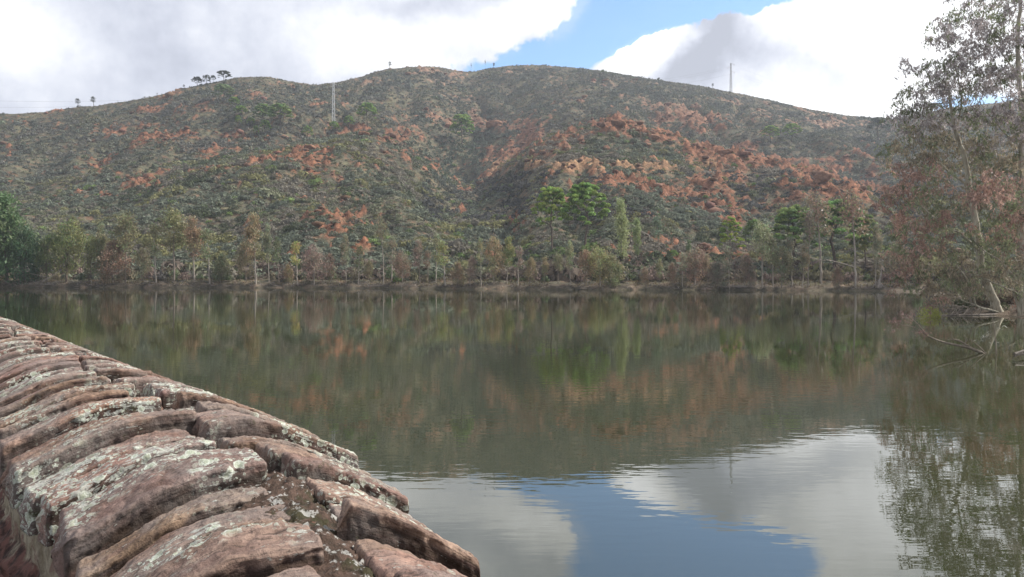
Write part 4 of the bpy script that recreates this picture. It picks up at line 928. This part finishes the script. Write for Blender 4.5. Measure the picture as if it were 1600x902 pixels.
# skyline snags and far little trees
SNG = [(122,155,'tiny ragged tree on the left skyline, left of the forked one'),(147,152,'tiny round topped tree on the left skyline'),(184,157,'leaning dead snag on the left skyline'),(246,146,'small leaning snag left of the skyline pines'),(288,133,'dark stubby tree just left of the skyline pines'),
 (608,97,'little tree with spreading twigs on the middle summit'),(736,99,'thin bare dead stick on the summit dip'),(758,94,'narrow dark tree on the summit right of the bare stick'),(771,99,'tiny tree at the right of the summit pair'),(1113,131,'tiny dark tree on the right skyline before the pole pylon')]
for X, yt, lab in SNG:
    p = ground_at(X, float(DB(X))-1); h = (HY-yt)/F*p[1]+H-p[2]+.2; k = 'thin' if 'stick' not in lab and 'dead' not in lab else 'sparse'
    r = place(EU[k], usedE, p, h, 2.6 if k == 'thin' else .4, hp=8); colour_tree(r, (.07, .06, .05), (.06, .07, .05)); tag(r, lab, 'tree', 'small trees on the skyline')
# bright green bushes
BU = bush_proto(61); usedB = []
BL = [(1049,392,462/40,'round bright green bush right below the blue green young tree','h'),(1022,398,9,'bright green bush left of the round one on the slope','h'),(1038,383,8,'darker green bush above the two bright ones on the slope','h'),(716,396,10,'bright green bush behind the small yellow olive tree at mid shore','h'),(751,376,7,'green bush uphill of the straightest pale trunk','h'),(744,356,6,'bright green bush higher up the slope left of the twin pines','h'),
 (735,352,5,'smaller green bush beside the higher bright one','h'),(235,415,8,'bright green bush near the left shore','h'),(390,412,7,'dark green bush behind the bent white trunk','h'),(1012,316,4,'yellow green bush on the slope right of the twin pines','h'),(1103,308,5,'light green bush above the yellow green pine','h'),(1148,256,6,'round green bush on the red slope of the right spur','h'),
 (1163,298,4,'small light bush right of the light green one','h'),(1080,260,5,'green bush at the right end of the ochre ledge','h'),(916,232,6,'flat bright bush between the boulders of the right spur','h'),(652,245,6,'pale green bush on the right flank of the left spur','h'),(708,257,5,'green bush in the gully','h'),(948,417,9,'dark green bush at the foot of the yellow tan tree','h'),(995,403,6,'little green bush right of the column trees','h'),(183,276,5,'bright green bush on the left slope','h'),
 (620,434,8,'yellow green bush near the fallen twigs','h'),(1110,415,9,'light green bush behind the forked white stems','h'),(1068,434,8,'green bush by the water right of the reddish row','h'),(1355,405,8,'green bush under the right shore pines','h'),(1178,286,4,'tiny green bush on the red slope left of the big rock face','h'),(1140,322,4,'small green bush above the yellow green pine crown','h')]
for X, y, r_, lab, _k in BL:
    p = ray_ground(X, y+r_*.7); s = p[1]/F*r_*1.15; r = BU if not usedB else copy_tree(BU); usedB.append(1)
    r.location = p; r.scale = (s, s, s*1.15); r.rotation_euler = (0, 0, random.uniform(0, 6))
    dk_ = 'dark' in lab; kk = (.07, .11, .035) if dk_ else random.choice([(.12, .19, .045), (.135, .20, .05), (.10, .17, .04)])
    for c in r.children: c.color = (*kk, 1) if c.name.startswith('foliage') else (.1, .08, .06, 1)
    tag(r, lab, 'bush', 'bright green bushes on the slope')

# ------------------------------------------------------------------ shore litter: driftwood, dead brush and reeds
def twig_heap(sk, rs, centre, R, n, rad, up=.6):
    for k in range(n):
        a = rs.uniform(0, 6.283); b = centre+np.array([rs.normal()*R[0]*.5, rs.normal()*R[1]*.5, 0]); ln = rs.uniform(.3, 1)*R[2]
        d = unit(np.array([math.cos(a), math.sin(a)*.5, rs.uniform(.05, up)])); m = b+d*ln*.5+rs.normal(size=3)*.06*ln; e = b+d*ln+rs.normal(size=3)*.12*ln-np.array([0, 0, .15*ln])
        sk.line([b, m, e], rad*rs.uniform(.5, 1.2), rad*.25, 5)
def build_litter():
    rs = np.random.default_rng(5); sk = Skel(rs)
    for k in range(900):
        X = rs.uniform(-40, 1420); p = ground_at(X, float(shore_y(np.array([X]))[0])+rs.uniform(.1, 3.0)); ln = rs.uniform(.25, 1.5); a = rs.uniform(0, 3.14)
        e = p+np.array([math.cos(a)*ln, math.sin(a)*ln*.4, rs.uniform(0, .35)]); sk.line([p+[0, 0, .03], (p+e)/2+[0, 0, .08], e], rs.uniform(.010, .035), .008, 4)
    V, Fq = sk.tubes(4); o = mesh_np('shore_litter', V, Fq, M_DEAD); tag(o, 'grey twigs and driftwood littering the far water line', 'driftwood', kind='stuff')
    n = 9000; X = rs.uniform(-60, 1440, n); ys = shore_y(X); o_ = rs.uniform(.5, 6.5, n); z, R, y, d, x = terrain(X, ys+o_)
    g_ = fbm(x*.25, ys*0, 3, 3) > -.12; x, Yp, z = x[g_], (ys+o_)[g_], z[g_]; n = len(x); hh = rs.uniform(.12, .42, n)[:, None]
    P = np.stack([x, Yp, z], 1)+np.array([0, 0, 1])*hh*.5; d = unit(np.array([0, 0, 1])+rs.normal(size=(n, 3))*.35); t = unit(np.cross(d, rs.normal(size=(n, 3))))
    pc = np.array([(.26, .21, .13), (.20, .18, .09), (.15, .11, .08)])[rs.integers(0, 3, n)]
    L = quads(P, d*hh*.5, t*.05, pc*rs.uniform(.7, 1.2, (n, 1))); o = mesh_np('dry_grass', L[0], L[1], M_SCRUB, cols=L[2]); o.color = (1, 1, 1, 1); tag(o, 'straw coloured grass along the far bank', 'grass', kind='stuff')
build_litter()
def dead_thing(name, lab, cat, fn, col=M_DEAD, group=None):
    rs = np.random.default_rng(abs(hash(lab)) % 1000 if False else len(lab)*7); sk = Skel(rs); fn(sk, rs); V, Fq = sk.tubes(6); c = V.mean(0); c[2] = V[:, 2].min()
    o = mesh_np(name, V-c, Fq, col, smooth=True); o.location = c; return tag(o, lab, cat, group)
def S_(X, y, Y=None):
    Y = Y or float(shore_y(np.array([X]))[0])+.8; return unp(X, y, Y)
def f_drift(sk, rs):
    sk.line([S_(66, 440), S_(82, 431), S_(100, 420)], .09, .03, 8); sk.line([S_(78, 434), S_(60, 430), S_(44, 427)], .05, .02, 6); sk.line([S_(88, 428), S_(92, 421), S_(99, 415)], .03, .01, 5)
    twig_heap(sk, rs, S_(55, 445), (4.5, 1.2, 2.4), 70, .025)
dead_thing('driftwood', 'grey fallen branch with pale forks in the water at the far left', 'fallen branch', f_drift)
def f_drift2(sk, rs):
    sk.line([S_(121, 440), S_(132, 442), S_(143, 438)], .04, .02, 6); sk.line([S_(143, 448), S_(143, 437)], .06, .03, 4); sk.line([S_(132, 441), S_(139, 446), S_(143, 447)], .03, .02, 4); sk.line([S_(119, 443), S_(128, 440)], .03, .02, 4)
dead_thing('driftwood', 'short white broken branch right of the grey fallen one at the left shore', 'fallen branch', f_drift2)
def f_pole(sk, rs):
    Y = float(YS(200))+5; sk.line([unp(185, 404, Y), unp(200, 404.5, Y), unp(220, 406.5, Y), unp(238, 405, Y), unp(290, 406, Y), unp(345, 408, Y), unp(385, 406, Y)], .05, .03, 18)
    sk.line([unp(255, 417, Y), unp(255, 405, Y)], .04, .04, 3)
dead_thing('fallen_pole', 'long thin pale pole lying level behind the left shore trees', 'pole', f_pole)
def f_stump(sk, rs):
    b = S_(1372, 453); ids = sk.line([b, S_(1374, 440), S_(1377, 428), S_(1377, 417)], .20, .05, 10, wob=.02)
    for a, c_ in ((1385, 421), (1391, 413), (1370, 421)): sk.line([S_(1376, 422), S_((1376+a)/2, 418), S_(a, c_)], .035, .012, 5)
    for k in range(16):
        X = rs.uniform(1356, 1390); sk.line([S_(1372+rs.normal()*2, 440+rs.uniform(-5, 6)), S_((1372+X)/2, 446), S_(X, 455)], .07, .03, 5)
dead_thing('dead_stump', 'pale grey dead stump with spread roots at the water, left of the big eucalyptus', 'stump', f_stump)
def f_brush(sk, rs): twig_heap(sk, rs, S_(1160, 449), (3.2, 1.0, 2.0), 70, .03)
dead_thing('brush_pile', 'tangled grey brush at the foot of the forked shore trees', 'brush', f_brush)
def f_brush2(sk, rs):
    twig_heap(sk, rs, S_(575, 447), (3.0, 1.0, 1.8), 40, .022); sk.line([S_(560, 449), S_(572, 440), S_(585, 434)], .04, .015, 6)
dead_thing('brush_pile', 'fallen twigs fanned out on the bank below the nearly bare tree', 'brush', f_brush2)
for (x0, y0, x1, y1, r_, lab) in ((1068,378,1088,388,.10,'short pale log on the slope uphill of the olive cone tree'),(994,358,1018,370,.09,'thin log lying on the slope right of the column trees'),(1060,390,1072,402,.08,'dark snapped log near the round bright bush'),(1258,402,1290,408,.07,'pale fallen trunk crossing the first tall pale trunk'),(1288,405,1338,418,.07,'pale fallen trunk between the two tall pale trunks')):
    Y = ray_ground((x0+x1)/2, max(y0, y1)+2)[1]-.4 if x0 < 1200 else float(YS(x0))+1.5
    def f_log(sk, rs, a=(x0, y0), b=(x1, y1), Y=Y, r_=r_): sk.line([unp(*a, Y), unp((a[0]+b[0])/2, (a[1]+b[1])/2-.6, Y), unp(*b, Y)], r_, r_*.6, 6)
    dead_thing('fallen_log', lab, 'log', f_log, group='fallen logs on the slope')
for X, y, w2, lab in ((1107,453,7,'flat white rock at the water right of the forked white stems'),(911,450,8,'flat tan rock on the shore under the right twin pine')):
    p = ground_at(X, float(shore_y(np.array([X]))[0])+.2); V, Fq = rock_arrays(77+int(X), 3, 1.0); s = p[1]/F; o = mesh_np('shore_rock', V*np.array([w2*s, 3*s, 2.6*s]), Fq, M_ROCK, cols=np.ones((len(V), 3))); o.location = (p[0], p[1], .12); o.color = (1.5, 2.1, 2.6, 1) if 'white' in lab else (1, 1.5, 1.7, 1); tag(o, lab, 'rock')

# ------------------------------------------------------------------ pylons and wires
def bars(segs, r, mat, name, parent, sides=4):
    sk = Skel(np.random.default_rng(1))
    for a, b in segs: sk.line([a, b], r, r, 2)
    V, Fq = sk.tubes(sides); return mesh_np(name, V, Fq, mat, parent)
def lattice_pylon(X, yt, yb, lab, wb, wt, arms, kk):
    p = ray_ground(X, yb) if kk == 'hill' else ground_at(X, float(DB(X))-1)
    h = (HY-yt)/F*p[1]+H-p[2]; root = empty('lattice_pylon', p); root.rotation_euler = (0, 0, .35); tag(root, lab, 'pylon', 'power line pylons')
    n = 9; zs = [h*(1-(1-i/n)**1.0) for i in range(n+1)]; wd = [wb+(wt-wb)*z/h for z in zs]; s = []
    cr = lambda i: [(sx*wd[i]/2, sy*wd[i]/2, zs[i]-(.4 if i == 0 else 0)) for sx, sy in ((-1,-1),(1,-1),(1,1),(-1,1))]
    legs = []
    for i in range(n):
        a, b = cr(i), cr(i+1)
        for k in range(4): legs.append((a[k], b[k])); s.append((a[k], b[(k+1) % 4])); s.append((a[(k+1) % 4], b[k])); s.append((b[k], b[(k+1) % 4]))
    rr = h*.0048; bars(legs, rr*1.3, M_STEEL, 'mast', root); bars(s, rr*.75, M_STEEL, 'bracing', root)
    tips = []
    for (za, l0, l1) in arms:
        z = h*za; bars([((-l0, 0, z), (l1, 0, z)), ((-l0, 0, z), (0, 0, z+h*.03)), ((l1, 0, z), (0, 0, z+h*.03))], rr*1.2, M_STEEL, 'crossarm', root)
        for l in ([-l0] if l0 > .5 else [])+([l1] if l1 > .5 else []):
            bars([((l, 0, z), (l, 0, z-h*.035))], rr*2.2, M_WIRE, 'insulator', root, 6); tips.append((l, z-h*.035))
    tw = []
    for l, z in tips: tw.append(np.array(p)+np.array([l*math.cos(.35), l*math.sin(.35), z]))
    return root, tw
_, tA = lattice_pylon(521, 129, 197, 'lattice pylon on the left spur with its crossarms against the ridge', 1.0, .5, [(.955, 1.2, 1.2), (.90, 1.7, 0), (.72, 0, 1.3)], 'hill')
_, tB = lattice_pylon(1142, 99, 144, 'slim lattice pylon standing on the right skyline', 1.1, .5, [(.97, .2, 2.3), (.84, 2.0, .2), (.70, .2, 2.4)], 'sky')
def wire(a, b, sag, lab, r=.022):
    a, b = np.array(a, float), np.array(b, float); sk = Skel(np.random.default_rng(2)); n = 24
    pts = [a+(b-a)*t-np.array([0, 0, sag*4*t*(1-t)]) for t in np.linspace(0, 1, n)]
    sk.line(pts, r, r, n); V, Fq = sk.tubes(4); c = a.copy(); o = mesh_np('power_cable', V-c, Fq, M_WIRE); o.location = c; tag(o, lab, 'cable', 'cables of the power line')
offL = [unp(-160, 150, 330), unp(-160, 163, 330), unp(-160, 176, 330)]
names = ('upper', 'middle', 'lower')
for k in range(3):
    wire(tA[min(k, len(tA)-1)], offL[k], 4.0, f'{names[k]} cable running left from the left pylon across the sky')
    wire(tB[k], unp(820, 128+k*5, 520), 6.0, f'{names[k]} faint cable falling left from the skyline pylon behind the summit')
    wire(tB[k], unp(1500, 195+k*7, 460), 5.0, f'{names[k]} faint cable running right from the skyline pylon', .018)

# ------------------------------------------------------------------ the big eucalyptus group on the right bank
def sample_blobs(rs, blobs, per):
    out, cols = [], []
    for (X, y, rx, ry, Y, ry_d, dens, col) in blobs:
        n = int(per*dens*rx*ry/3000); c = unp(X, y, Y); k = Y/F
        d = rs.normal(size=(n, 3)); d = unit(d)*rs.uniform(.15, 1, (n, 1))**.45
        out.append(c+d*np.array([rx*k, ry_d, ry*k])); cols += [col]*n
    return np.concatenate(out), np.array(cols)
GP, RDb, GRn, MIX = (.38, .335, .325), (.37, .24, .19), (.22, .24, .13), (.31, .26, .18)
def big_tree(name, seed, trunks, blobs, per, lab, leaf=.20, nl=72, rad=.26, base=None):
    rs = np.random.default_rng(seed); sk = Skel(rs, tip=.0075, expo=.52)
    base = np.array(base); ids = []
    for pts, Y0, r0, r1, forks in trunks:
        W = [unp(q[0], q[1], (q[2] if len(q) > 2 else Y0))-base for q in pts]; par = -1
        if sk.p:
            A = np.array(sk.p); dd = np.linalg.norm(A-W[0], axis=1)
            if dd.min() < 1.2: par = int(np.argmin(dd)); W[0] = A[par]
        ids += sk.line(W, r0, r1, len(W)*4, parent=par, wob=.012)
    T, tc_ = sample_blobs(rs, blobs, per); T = T-base
    gz = bank_z(T[:, 0]+base[0], T[:, 1]+base[1]); ok = T[:, 2]+base[2] > np.maximum(gz, 0)+.5; T, tc_ = T[ok], tc_[ok]
    sk.reach(T, .42, lift=.10, low=.35, from_ids=ids)
    n = len(T); jit = rs.uniform(.72, 1.28, (n, 1)); gsh = (rs.uniform(0, 1, (n, 1)) < .25) & (tc_[:, :1] > .28)
    c = np.where(gsh, np.array([[.20, .225, .12]]), tc_)*jit
    # hanging sprays: a few short twigs per cluster, leaves strung along each
    nt = 6; tw0 = T[:, None]+rs.normal(size=(n, nt, 3))*rad*.45; dr = unit(rs.normal(size=(n, nt, 3))*np.array([1, 1, .5])+np.array([0, 0, -.35])); ln = rs.uniform(.35, .85, (n, nt, 1))
    m = nl//nt; t = rs.uniform(0, 1, (n, nt, m, 1)); P = tw0[:, :, None]+dr[:, :, None]*ln[:, :, None]*t+rs.normal(size=(n, nt, m, 3))*.045; P[..., 2] -= (t[..., 0]**2)*.18
    cl = np.broadcast_to(c[:, None, None], P.shape).reshape(-1, 3); P = P.reshape(-1, 3)
    L = leaves(P, leaf, .27, 1.15, rs, cl, .3)
    # the twigs themselves
    A = tw0.reshape(-1, 3); E = A+(dr*ln).reshape(-1, 3)
    e = unit(E-A); a = unit(np.cross(e, np.array([.3, .2, .9]))); b = np.cross(e, a); r_ = .006
    ring = lambda C, r: np.stack([C+a*r, C-a*r*.5+b*r*.87, C-a*r*.5-b*r*.87], 1)
    V = np.concatenate([ring(A, r_), ring(E, r_*.5)], 1).reshape(-1, 3); bb = (np.arange(len(A))*6)[:, None]; k = np.arange(3)[None]
    root = finish_tree(name, sk, L, 0, (10, 5), branch=.28, extra=(V, np.stack([bb+k, bb+(k+1) % 3, bb+3+(k+1) % 3, bb+3+k], -1).reshape(-1, 4))); root.location = base
    colour_tree(root, (.58, .54, .42), (1.12, 1.12, 1.12)); print(name, 'clusters', n, 'leaves', len(P))
    return tag(root, lab, 'eucalyptus', 'eucalyptus trees on the right bank')
b1 = unp(1563, 492, 42.3); b1[2] = .15
big_tree('large_eucalyptus', 3, [
  ([(1563,497),(1553,470),(1541,445),(1532,415),(1531,385),(1526,355),(1519,318),(1514,290),(1511,262),(1503,232),(1492,205),(1486,170),(1482,140)], 42.3, .26, .06, 0),
  ([(1514,290),(1500,282),(1483,270),(1470,255)], 42.3, .07, .03, 0), ([(1517,293),(1497,291),(1478,297),(1462,296)], 42.0, .05, .02, 0),
  ([(1531,392),(1512,376),(1500,363),(1480,358),(1462,342),(1440,322)], 41.5, .075, .02, 0), ([(1560,488),(1530,480),(1508,472),(1490,460),(1478,446)], 41.0, .06, .02, 0),
  ([(1545,455),(1518,448),(1500,420),(1480,404)], 40.5, .05, .02, 0), ([(1492,205),(1504,160),(1497,120),(1490,98)], 42.3, .05, .02, 0)],
  [(1452,140,48,50,42,2.6,1.0,GP),(1425,175,34,36,42,2.2,.8,GP),(1500,110,60,52,42,3,1.1,GP),(1405,108,12,26,42,1.2,.5,GP),(1470,190,65,30,43,3,1.0,GP),(1500,60,50,50,42,2.5,1.0,GP),(1520,20,44,42,43,2.6,1.0,GP),(1545,-40,55,50,44,2.8,.7,GP),
   (1435,235,52,38,42,2.6,1.15,MIX),(1500,240,60,40,45,2,1.2,MIX),(1432,285,48,36,41,2.4,1.3,RDb),(1405,320,26,26,41,1.6,.9,RDb),(1480,310,60,40,45,2,1.2,MIX),(1445,355,54,34,41,2.4,1.3,RDb),(1420,395,30,20,41,1.6,1.0,RDb),
   (1460,405,52,34,41,2.4,1.2,MIX),(1425,430,28,20,41,1.5,1.1,RDb),(1480,440,45,26,41,2,1.1,MIX),(1520,420,45,50,45,2,.9,GRn),(1555,330,50,60,45.5,2,.9,GRn),(1455,462,18,12,40,1,.7,RDb)],
  46, 'tall leaning eucalyptus with a pale curved trunk and reddish leaves', base=b1)
b2 = np.array([unp(1597, 500, 40.5)[0], 40.5, .0])
big_tree('large_eucalyptus', 9, [
  ([(1597,510),(1597,440),(1594,370),(1598,300),(1596,230),(1598,180),(1592,120),(1590,60),(1594,10),(1600,-50)], 40.5, .20, .07, 0),
  ([(1597,440),(1580,428),(1560,405),(1545,398),(1528,384)], 40.5, .09, .03, 0), ([(1596,460),(1575,452),(1548,440),(1530,432),(1515,420)], 40.0, .06, .02, 0),
  ([(1592,120),(1570,90),(1550,60),(1540,40)], 40.5, .05, .02, 0), ([(1596,230),(1575,215),(1555,190),(1530,160)], 40.5, .05, .02, 0), ([(1597,510),(1588,470),(1572,420),(1563,380),(1555,360)], 40.5, .07, .03, 0)],
  [(1575,90,48,50,40,2.4,1.0,GP),(1590,30,50,48,40,2.4,1.0,GP),(1560,150,50,45,40,2.4,1.0,GP),(1600,180,50,50,40,2.4,1.0,GP),(1610,-40,60,50,41,2.4,.7,GP),(1570,240,50,40,40,2.2,1.0,MIX),(1600,290,45,50,40,2.2,1.1,RDb),
   (1560,300,45,40,36,2,.9,RDb),(1590,360,50,40,40,2.2,1.0,RDb),(1550,370,34,30,40,1.8,.8,GRn),(1585,425,46,34,40,2,.9,MIX),(1540,440,34,26,40,1.6,.7,MIX),(1600,470,40,24,40,1.6,.7,RDb),(1530,200,40,40,41,2,.8,GP)],
  44, 'straight pale trunked eucalyptus at the right edge of the picture', base=b2)
b3 = np.array([unp(1700, 470, 46)[0], 46.0, 1.2])
big_tree('large_eucalyptus', 14, [([(1700,480),(1690,380),(1680,280),(1672,180),(1670,80)], 46, .22, .06, 0), ([(1690,380),(1650,330),(1620,300)], 46, .08, .03, 0), ([(1680,280),(1640,220),(1610,180)], 46, .08, .03, 0)],
  [(1640,120,60,70,46,3,.8,GP),(1640,260,60,60,46,3,.9,MIX),(1630,380,60,60,46,3,.9,RDb),(1700,180,70,120,46,4,.6,MIX),(1580,420,50,40,47,2.5,.8,GRn),(1690,380,60,60,46,3,.6,RDb),(1560,470,50,16,48,2,.8,MIX)],
  30, 'eucalyptus behind the straight one, only its leaves inside the right edge', base=b3)
# saplings and dead stems standing among the big trees
def f_stem(pts, r):
    def f(sk, rs): sk.line([unp(*q) for q in pts], r, r*.4, 10, wob=.01)
    return f
o = dead_thing('bare_stem', 'forked bare grey stem left of the big curved trunk', 'dead stem', lambda sk, rs: (sk.line([unp(*q) for q in ((1519,478,41),(1512,452,41),(1505,425,41),(1502,405,41))], .05, .02, 8), sk.line([unp(*q) for q in ((1453,404,41),(1440,396,41),(1433,390,41))], .04, .02, 5), sk.line([unp(*q) for q in ((1512,452,41),(1517,434,41),(1513,420,41))], .03, .01, 5)))
# submerged branch with leaf sprays
def snag_in_water():
    rs = np.random.default_rng(4); base = np.array(unp(1535, 552, 22.9)); base[2] = 0; sk = Skel(rs, tip=.006); Y = 22.9
    Lr = [unp(1538,553,Y), unp(1522,546,Y), unp(1505,541,Y), unp(1480,537,Y), unp(1462,531,Y), unp(1449,525,Y)]
    sk.line([q-base for q in Lr], .05, .022, 14)
    for pts in (((1449,525),(1440,518),(1428,510),(1410,508)), ((1449,525),(1435,508),(1425,498),(1418,492)), ((1540,552),(1528,540),(1515,530)), ((1522,546),(1500,532),(1484,531),(1488,519)), ((1510,540),(1498,530),(1480,531)), ((1505,541),(1512,530),(1505,524))):
        sk.line([unp(*q, Y)-base for q in pts], .022, .009, 8)
    tips = np.array([unp(X, y, Y)-base for X, y in ((1412,494),(1420,491),(1400,503),(1405,507),(1415,500),(1396,506),(1430,520),(1440,520),(1424,496),(1446,522),(1394,500),(1410,488),(1436,517),(1395,516))])
    P = cluster_points(rs, tips, 15, .075, .8); c = np.tile((.25, .155, .14), (len(P), 1)); L = leaves(P, .10, .22, .4, rs, c, .35)
    root = finish_tree('submerged_branch', sk, L, 0, (7, 4), parts=None); root.location = base; colour_tree(root, (.26, .22, .17), (1, 1, 1))
    for q in root.children:
        if q.name.startswith('trunk'): q.name = 'branch'
        if q.name.startswith('crown'): q.name = 'leaf_spray'
    tag(root, 'pale bent branch rising from the water with pinkish leaf sprays at its end', 'branch')
snag_in_water()
def twig_in_water():
    rs = np.random.default_rng(6); Y = 22.6; base = unp(1557, 553, Y); base[2] = 0; sk = Skel(rs, tip=.005)
    sk.line([unp(*q, Y)-base for q in ((1557,556),(1556,535),(1554,515),(1550,495))], .022, .008, 9); sk.line([unp(*q, Y)-base for q in ((1555,520),(1545,524),(1535,529))], .010, .006, 5)
    tips = np.array([unp(X, y, Y)-base for X, y in ((1546,523),(1536,528),(1531,533),(1552,531),(1566,511))]); P = cluster_points(rs, tips, 9, .07, .7); L = leaves(P, .11, .22, .4, rs, np.tile((.27, .27, .22), (len(P), 1)), .3)
    root = finish_tree('submerged_twig', sk, L, 0, (5, 4)); root.location = base; colour_tree(root, (.30, .26, .2), (1, 1, 1)); tag(root, 'upright thin twig with a few pale leaves standing in the water', 'twig')
twig_in_water()
def f_pile(sk, rs):
    Y = 41.5
    for k in range(46):
        a = rs.uniform(1455, 1530); sk.line([unp(a, rs.uniform(489, 494), Y+rs.uniform(-.6, .8)), unp(a+rs.uniform(-14, 14), rs.uniform(476, 484), Y), unp(a+rs.uniform(-26, 26), rs.uniform(478, 493), Y-.3)], rs.uniform(.012, .035), .01, 8)
    sk.line([unp(1462,493,Y), unp(1500,493,Y), unp(1560,492,Y+.4), unp(1598,490,Y+.6)], .07, .06, 8)
dead_thing('brush_pile', 'low pile of curved pale branches at the water under the big eucalyptus', 'brush', f_pile)
def moss():
    rs = np.random.default_rng(2); L = bush_arrays(rs, 900, .10, .9, 6); c = unp(1454, 490, 40.4); o = mesh_np('mossy_clump', L[0]*np.array([.70, .5, .80]), L[1], M_LEAF, cols=L[2]); o.location = (c[0], c[1], .02); o.color = (.38, .40, .09, 1); tag(o, 'yellow green mossy clump at the left end of the pale branch pile', 'moss clump')
moss()
def f_roots(sk, rs):
    for k in range(9):
        sk.line([unp(1604, 552+rs.uniform(-6, 4), 21.8), unp(1594, 550+rs.uniform(-3, 5), 21.6), unp(1584+rs.uniform(-2, 4), 554+rs.uniform(-3, 4), 21.4)], .045, .015, 6)
dead_thing('root_tangle', 'grey roots poking into the water at the right edge', 'roots', f_roots, col=plain('wet_root', (.13, .11, .09), .8, .3, 6))
# undergrowth on the right bank
def bank_scrub():
    rs = np.random.default_rng(12); outV, outF, outC, nv = [], [], [], 0
    for k in range(520):
        Y = rs.uniform(12, 88); xs = float(np.interp(Y, BANK[:, 1], BANK[:, 0])); x = xs+.8+rs.gamma(1.6, 4.5); z = float(bank_z(np.array([x]), np.array([Y]))[0])
        if x > 110: continue
        L = bush_arrays(rs, 170, .26, .9); s = rs.uniform(.35, 1.0)*(1+.5*(x-xs > 5)); V = L[0]*s+np.array([x, Y, z]); outV.append(V); outF.append(L[1]+nv); nv += len(V)
        col = np.array([(.09, .10, .055), (.15, .115, .08), (.11, .12, .075), (.13, .11, .095)][rs.integers(0, 4)]); outC.append(L[2]*col)
    o = mesh_np('bank_undergrowth', np.concatenate(outV), np.concatenate(outF), M_SCRUB, cols=np.concatenate(outC)); o.color = (1, 1, 1, 1); tag(o, 'brown and green undergrowth on the right bank', 'undergrowth', kind='stuff')
bank_scrub()

# ------------------------------------------------------------------ air
def haze():
    import bmesh
    me = bpy.data.meshes.new('haze'); bm = bmesh.new(); bmesh.ops.create_cube(bm, size=1); bm.to_mesh(me); bm.free(); o = bpy.data.objects.new('haze', me); COL.objects.link(o)
    bpy.context.view_layer.update()
    zmax = max((ob.matrix_world @ Vector(c)).z for ob in bpy.data.objects if ob.type == 'MESH' for c in ob.bound_box); zmin = min((ob.matrix_world @ Vector(c)).z for ob in bpy.data.objects if ob.type == 'MESH' for c in ob.bound_box)-1
    xs = 1200; o.scale = (2*xs, 1500, zmax+6-zmin); o.location = (0, 500, (zmax+6+zmin)/2)
    m = bpy.data.materials.new('haze'); m.use_nodes = True; t = m.node_tree; t.nodes.clear(); v = t.nodes.new('ShaderNodeVolumePrincipled'); u = t.nodes.new('ShaderNodeOutputMaterial')
    v.inputs['Color'].default_value = (.80, .86, .95, 1); v.inputs['Density'].default_value = .0004; v.inputs['Anisotropy'].default_value = .3; t.links.new(v.outputs[0], u.inputs['Volume']); me.materials.append(m); tag(o, 'thin pale blue haze', 'haze', kind='stuff')
haze()
